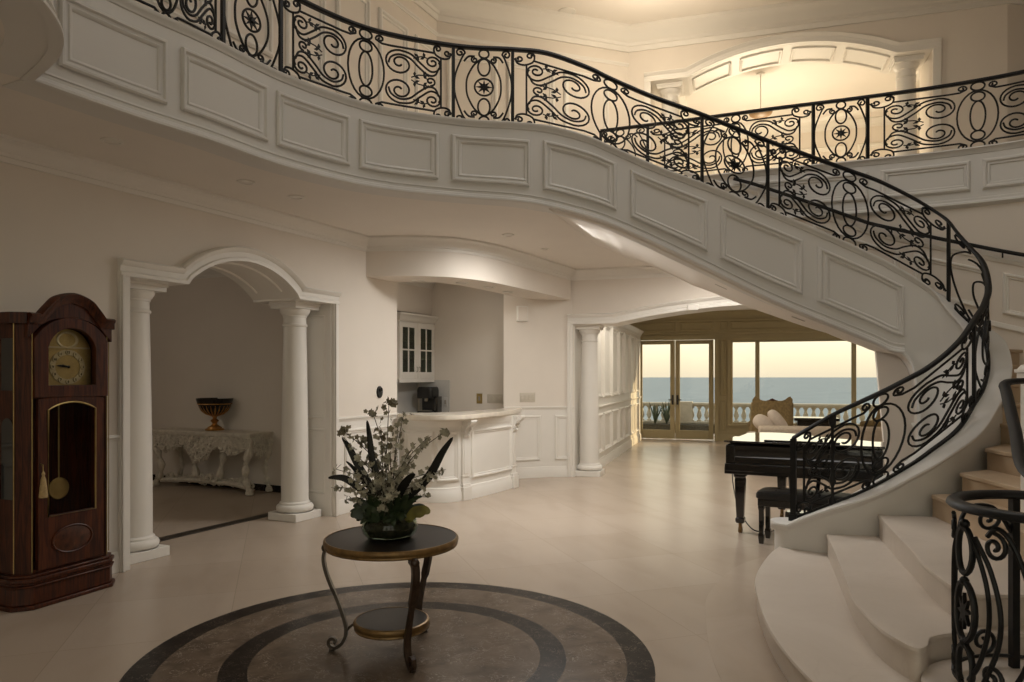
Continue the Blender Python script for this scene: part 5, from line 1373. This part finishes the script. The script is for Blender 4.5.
for x, y in ((-hl+.10, .22), (hl-.10, .22), (-.33, 1.22)):
    m = MB(); pr = [(.05, .66), (.058, .62), (.058, .58), (.046, .565), (.05, .54), (.042, .3), (.034, .16), (.044, .15), (.044, .12), (.034, .10)]
    m.loft([[(x-r_, y-r_, z), (x+r_, y-r_, z), (x+r_, y+r_, z), (x-r_, y+r_, z)] for r_, z in pr])
    lg = m.build('leg', 'black', pn, bevel=.004)
    m = MB(); m.box(x-.015, x+.015, y-.02, y+.02, .05, .10); m.tube([(x-.018, y, .03), (x+.018, y, .03)], .03, 14); m.build('caster', 'tablegold', lg)
m = MB(); m.tube([(-.14, .3, .66), (-.10, .3, .25)], .02, 8); m.tube([(.14, .3, .66), (.10, .3, .25)], .02, 8); m.box(-.17, .17, .22, .36, .12, .25)
m.build('lyre', 'black', pn, bevel=.005)
for x in (-.08, 0, .08):
    m = MB(); m.box(x-.015, x+.015, .08, .24, .10, .115); m.build('pedal', 'brass', pn, bevel=.005)
bn = thing('piano_bench', 'black padded piano bench tucked before the keyboard', 'bench', V((2.77, 6.80, 0)), math.atan2(-.45, .72))
m = MB(); m.loft([[(x*f_, y*f_, z) for x, y in rr(.42, .18, 0, .04)] for f_, z in ((.97, .43), (1, .44), (1.0, .475), (.97, .497), (.85, .505), (.3, .508))])
seat = m.build('seat', 'leather', bn)
for x in (-.25, -.08, .08, .25):
    for y in (-.07, .07): MB().ball((x, y, .506), .012, 8, .5).build('button', 'leather', seat)
m = MB(); m.box(-.40, .40, -.165, .165, .36, .43); m.build('apron', 'black', bn, bevel=.006)
for x in (-.37, .37):
    for y in (-.135, .135):
        m = MB(); m.loft([[(x-r_, y-r_, z), (x+r_, y-r_, z), (x+r_, y+r_, z), (x-r_, y+r_, z)] for r_, z in ((.026, .36), (.028, .34), (.022, .32), (.02, .1), (.026, .09), (.026, .06), (.02, .0))]); m.build('leg', 'black', bn, bevel=.003)
cb = MB(); cb.tube(catmull([(2.33, 7.62, .62), (2.335, 7.6, .45), (2.36, 7.5, .22), (2.44, 7.36, .05), (2.56, 7.34, .012), (2.75, 7.42, .012), (2.95, 7.5, .012)], 6), .006, 6)
cb.build('cord', 'plastic', pn, world=True)['label'] = 'thin dark cord hanging to the floor'

# ------------------------------------------------------------------ living-room seating
def wing_chair(label, loc, rz):
    c = thing('wing_chair', label, 'armchair', loc, rz, 'gold wing chairs by the big window')
    # faces +y; back towards -y
    m = MB(); n = 16
    def backz(x): return 1.14+.085*math.exp(-((abs(x)-.345)/.085)**2)-.03*(abs(x)>.39)
    xs = [-.40+.8*i/n for i in range(n+1)]
    m.loft([[(x*.86, -.30-.12, .40), (x*.9, -.44, .8), (x, -.36-.10, backz(x)), (x, -.27-.10, backz(x)-.02), (x*.86, -.16, .42)] for x in xs]); m.build('backrest', 'damask', c)
    m = MB(); m.loft([[(x*f_, y*f_+.02, z) for x, y in rr(.36, .33, 0, .06)] for f_, z in ((.97, .28), (1, .30), (1, .46), (.95, .50), (.6, .515))]); m.build('seat', 'fabric', c)
    for sx in (-1, 1):
        m = MB(); P = [(-.40, .40), (-.44, 1.10), (-.36, 1.12), (-.22, 1.0), (-.14, .82), (.02, .74), (.26, .70), (.30, .66), (.30, .40)]
        m.loft([[(sx*x, y, z) for y, z in P] for x in (.34, .42)]); m.build('wing', 'damask', c, bevel=.02)
        m = MB(); m.tube([(sx*.39, -.1, .70), (sx*.39, .30, .66)], .06, 10); m.build('armrest', 'damask', c)
    m = MB(); m.box(-.40, .40, -.38, .34, .18, .32); m.build('frame', 'damask', c, bevel=.01)
    for x in (-.34, .34):
        for y in (-.34, .30):
            m = MB(); m.tube(catmull([(x, y, .2), (x*1.02, y*1.03, .12), (x*.98, y, .05), (x*1.04, y*1.06, 0)], 4), .03, 8, rs=None); m.build('leg', 'clockwood', c)
    m = MB()
    for k in range(7): m.ball((-.09+.03*k, -.40, 1.125+.035*math.exp(-((k-3)/1.6)**2)), .026, 8)
    m.build('carved_crest', 'clockwood', c)
    c.scale = (.88, .92, 1)
    return c
wing_chair('gold wing chair behind the pale cushions, before the big sea window', (4.93, 13.75, 0), math.radians(-14))
wing_chair('gold wing chair partly hidden by the stair railing, next to the window jamb', (7.25, 13.9, 0), math.radians(12))
so_ = thing('sofa', 'low taupe sofa seen from behind beyond the piano', 'sofa', (5.12, 11.9, 0), math.radians(-10))
m = MB(); m.loft([[(x, y, z) for y, z in ((-.40, .12), (-.42, .5), (-.40, .76), (-.33, .80), (-.24, .76), (-.18, .45), (-.18, .12))] for x in (-1.05, 1.05)]); m.build('backrest', 'fabric', so_, bevel=.03)
m = MB(); m.box(-1.05, 1.05, -.3, .45, .10, .32); m.build('frame', 'fabric', so_, bevel=.02)
for x in (-.52, .52):
    m = MB(); m.box(x-.5, x+.5, -.2, .46, .32, .48); m.build('seat_cushion', 'fabric', so_, bevel=.04)
for sx in (-1, 1):
    m = MB(); m.box(sx*1.05-.09, sx*1.05+.09, -.40, .45, .10, .64); m.build('armrest', 'fabric', so_, bevel=.04)
for x in (-.95, .95):
    for y in (-.32, .38): m = MB(); m.lathe([(.02, 0), (.03, .1)], (x, y, 0), 10); m.build('leg', 'clockwood', so_)
def cushion(label, loc, rot, w, h):
    m = MB(); n = 14; rg = []
    for i in range(n+1):
        u = -1+2*i/n
        row = []
        for j in range(2*n):
            a = 2*PI*j/(2*n); r_ = 1-.10*abs(math.sin(2*a))**2*0
            e_ = 2.6; ca, sa = math.cos(a), math.sin(a); k = (abs(ca)**e_+abs(sa)**e_)**(-1/e_)
            f_ = math.sqrt(max(0, 1-abs(u)**2.2)) if abs(u) < 1 else .0
            row.append((ca*k*w*max(f_, .02), u*.09, sa*k*h*max(f_, .02)))
        rg.append(row)
    m.loft(rg); o = m.build('cushion', 'pillow'); o.location = loc; o.rotation_euler = rot; tag(o, label, 'cushion', 'pale cushions on the sofa'); return o
cushion('pale rounded cushion at the sofa end, nearer the french doors', (4.20, 12.0, .80), (math.radians(-12), math.radians(35), math.radians(-10)), .19, .13)
cushion('pale tilted cushion leaning against the one at the sofa end', (4.42, 11.97, .85), (math.radians(-10), math.radians(52), math.radians(-10)), .22, .10)
sd_ = thing('side_table', 'dark low table between the two wing chairs by the window', 'table', (6.15, 14.6, 0), ab_)
m = MB(); m.box(-.42, .42, -.28, .28, .70, .76); m.box(-.36, .36, -.22, .22, .58, .70); m.build('tabletop', 'black', sd_, bevel=.008)
for x in (-.33, .33):
    for y in (-.19, .19):
        m = MB(); m.lathe([(.018, 0), (.025, .2), (.03, .5), (.035, .58)], (x, y, 0), 10); m.build('leg', 'black', sd_)

# ------------------------------------------------------------------ ceiling fittings
def downlight(label, loc, lit=False, r=.075, group='recessed downlights'):
    o = thing('downlight', label, 'ceiling light', loc, 0, group)
    MB().lathe([(r*.72, -.002), (r*.74, -.008), (r, -.006), (r, .004), (r*.72, .004)], n=24).build('trim_ring', 'trim', o)
    MB().lathe([(r*.72, .002), (.01, .002)], n=20).build('lens', 'lamp_on' if lit else 'lens', o)
    return o
def on_plane(px, py, z): Y = (z-1.6)*720/(376-py); return ((px-512)/720*Y, Y, z)
for (px, py), lb in (((112, 141), 'unlit downlight over the tall clock'), ((246, 182), 'unlit downlight above the small arch'), ((296, 197), 'unlit downlight between small arch and balcony edge'), ((508, 235), 'unlit downlight in front of the bar soffit'), ((545, 249), 'tiny unlit downlight near the corner of the wide arch wall')):
    downlight(lb, on_plane(px, py, ZC-.004), r=.075 if px != 545 else .05, group='hall ceiling downlights')
for (px, py), lb in (((418, 280.6), 'lens in the bar soffit closest to the small-arch wall'), ((462, 282.8), 'lens in the bar soffit over the middle of the counter'), ((489, 287), 'lens in the bar soffit next to the wall corner'), ((508, 292), 'lens at the far end of the bar soffit')):
    downlight(lb, on_plane(px, py, 2.806), r=.08, group='bar soffit downlights')
downlight('downlight in the upper ceiling above the curved railing', on_plane(567, 12, ZU-.004), r=.13, group='upper ceiling downlight')
i = at_px(725, IX(11), IX(13)); 
for px_, lb in ((727, 'small slot light in the stair underside, above the living-room arch'), (807, 'small slot light in the stair underside, above the big window')):
    i = at_px(px_, IX(10), IX(15)); p = cur(i); a = stair_pt(i, .05, p[3]); o = outer(i); b = V((o[0], o[1], p[3]+.04)); c = a.lerp(b, .45)
    j = i+.5; p2 = cur(j); a2 = stair_pt(j, .05, p2[3]); o2 = outer(j); c2 = a2.lerp(V((o2[0], o2[1], p2[3]+.04)), .45); dr_ = (c2-c).normalized(); sdv = (b-a).normalized()
    t_ = thing('slot_light', lb, 'ceiling light', c)
    m = MB(); q = [c-dr_*.07-sdv*.03, c+dr_*.07-sdv*.03, c+dr_*.07+sdv*.03, c-dr_*.07+sdv*.03]; dz = V((0, 0, -.03))
    m.loft([[v_+dz for v_ in q], [v_+V((0, 0, .01)) for v_ in q]]); m.build('housing', 'lens', t_, world=True)
pd = thing('pendant_bowl', 'small bronze bowl lamp hanging in the lit upstairs room', 'ceiling light', (4.35, 12.6, 6.17))
MB().lathe([(.01, -.06), (.10, -.045), (.18, 0), (.20, .04), (.195, .045), (.17, .005), (.09, -.035), (.01, -.05)], n=28).build('shade', 'alab', pd)
m = MB()
m.tube([(0, 0, -.05), (0, 0, .725)], .008, 6); m.lathe([(.07, .705), (.07, .727)], n=16); m.build('hanger', 'trim', pd)
# ------------------------------------------------------------------ light, sky, camera
w = bpy.data.worlds.new('sky'); SC.world = w; w.use_nodes = True; nt = w.node_tree; bg = nt.nodes['Background']
tc = nd(nt, 'ShaderNodeTexCoord'); sx = nd(nt, 'ShaderNodeSeparateXYZ'); nt.links.new(tc.outputs['Generated'], sx.inputs[0])
r = ramp(nt, [(.0, (.66, .57, .42)), (.012, (.72, .63, .45)), (.045, (.88, .80, .57)), (.10, (1.0, .93, .69)), (.5, (.80, .80, .72)), (1., (.55, .62, .70))])
nt.links.new(sx.outputs['Z'], r.inputs['Fac']); nt.links.new(r.outputs['Color'], bg.inputs['Color']); bg.inputs['Strength'].default_value = 1.55
def light(kind, name, loc, energy, col, rot=(0, 0, 0), **kw):
    l = bpy.data.lights.new(name, kind); l.energy = energy; l.color = col
    for k, v_ in kw.items(): setattr(l, k, v_)
    o = bpy.data.objects.new(name, l); COL.objects.link(o); o.location = loc; o.rotation_euler = rot; return o
# low evening sun over the sea, nearly along the window wall
sd = (E1*.93-NB*.34).normalized(); sd = V((sd.x, sd.y, .20)).normalized()
s = light('SUN', 'sun', (20, 30, 20), 5., (1., .74, .40), angle=math.radians(1)); s.rotation_euler = sd.to_track_quat('Z', 'Y').to_euler()
# daylight through the tall windows behind the viewpoint
light('AREA', 'rear_window_light', (1.5, -3.4, 3.4), 7, (1., .97, .93), (math.radians(88), 0, math.radians(14)), shape='RECTANGLE', size=4.2, size_y=4.6)
# added fill from the side of the living room, where no window is built
a = light('AREA', 'living_side_fill', KW(8.7, 3.6, 1.6), 50, (1., .90, .74), shape='RECTANGLE', size=5., size_y=2.2); a.rotation_euler = (E1).to_track_quat('Z', 'Y').to_euler()
# lamps, and added fill lights without fixtures
light('POINT', 'upstairs_room_lamp', BF(3.0, -2.6, 5.0), 150, (1., .86, .62), shadow_soft_size=.3)
light('POINT', 'upper_hall_lamp', (1.9, 9.6, 6.1), 60, (1., .84, .62), shadow_soft_size=.2)
light('AREA', 'hall_overhead_fill', (2.0, 5.5, 6.9), 68, (1., .97, .94), shape='RECTANGLE', size=3.6, size_y=3.6)  # added soft overhead fill; the ceiling has no skylight
light('AREA', 'hall_fill', (.5, 8.05, 3.2), 88, (1., .97, .92), shape='DISK', size=.9)  # added fill under the balcony, not one of the ceiling fittings
light('AREA', 'arch_fill', (2.9, 9.5, 3.2), 40, (1., .95, .87), shape='DISK', size=1.2)  # added fill between arch and stair, no fixture here
light('AREA', 'living_fill', (2.4, 12.3, 3.16), 40, (1., .93, .80), shape='DISK', size=1.6)  # added unseen fill; its floor bounce brightens the stair's end wall
light('AREA', 'nook_fill', (-.75, 10.6, 3.2), 9, (1., .92, .80), shape='DISK', size=.8)  # added to brighten the nook walls, no lamp at this spot
light('POINT', 'alcove_lamp', LW(.2, -3.4, 2.3), 17, (1., .90, .76), shadow_soft_size=.12)
cam = bpy.data.cameras.new('camera'); co = bpy.data.objects.new('camera', cam); COL.objects.link(co)
cam.sensor_width = 36; cam.lens = 36*720/1024; cam.shift_y = (376-341)/1024; cam.clip_end = 40000; cam.clip_start = .05
co.location = (0, 0, 1.6); co.rotation_euler = (PI/2, 0, 0)
SC.camera = co
vs = SC.view_settings; vs.view_transform = 'Standard'; vs.look = 'None'; vs.exposure = 0.; vs.gamma = 1.; vs.use_curve_mapping = False
SC.cycles.max_bounces = 10; SC.cycles.diffuse_bounces = 5; SC.cycles.glossy_bounces = 4; SC.cycles.transparent_max_bounces = 12
SC.cycles.caustics_reflective = False; SC.cycles.caustics_refractive = False; SC.cycles.sample_clamp_indirect = 6
SC.cycles.use_denoising = True
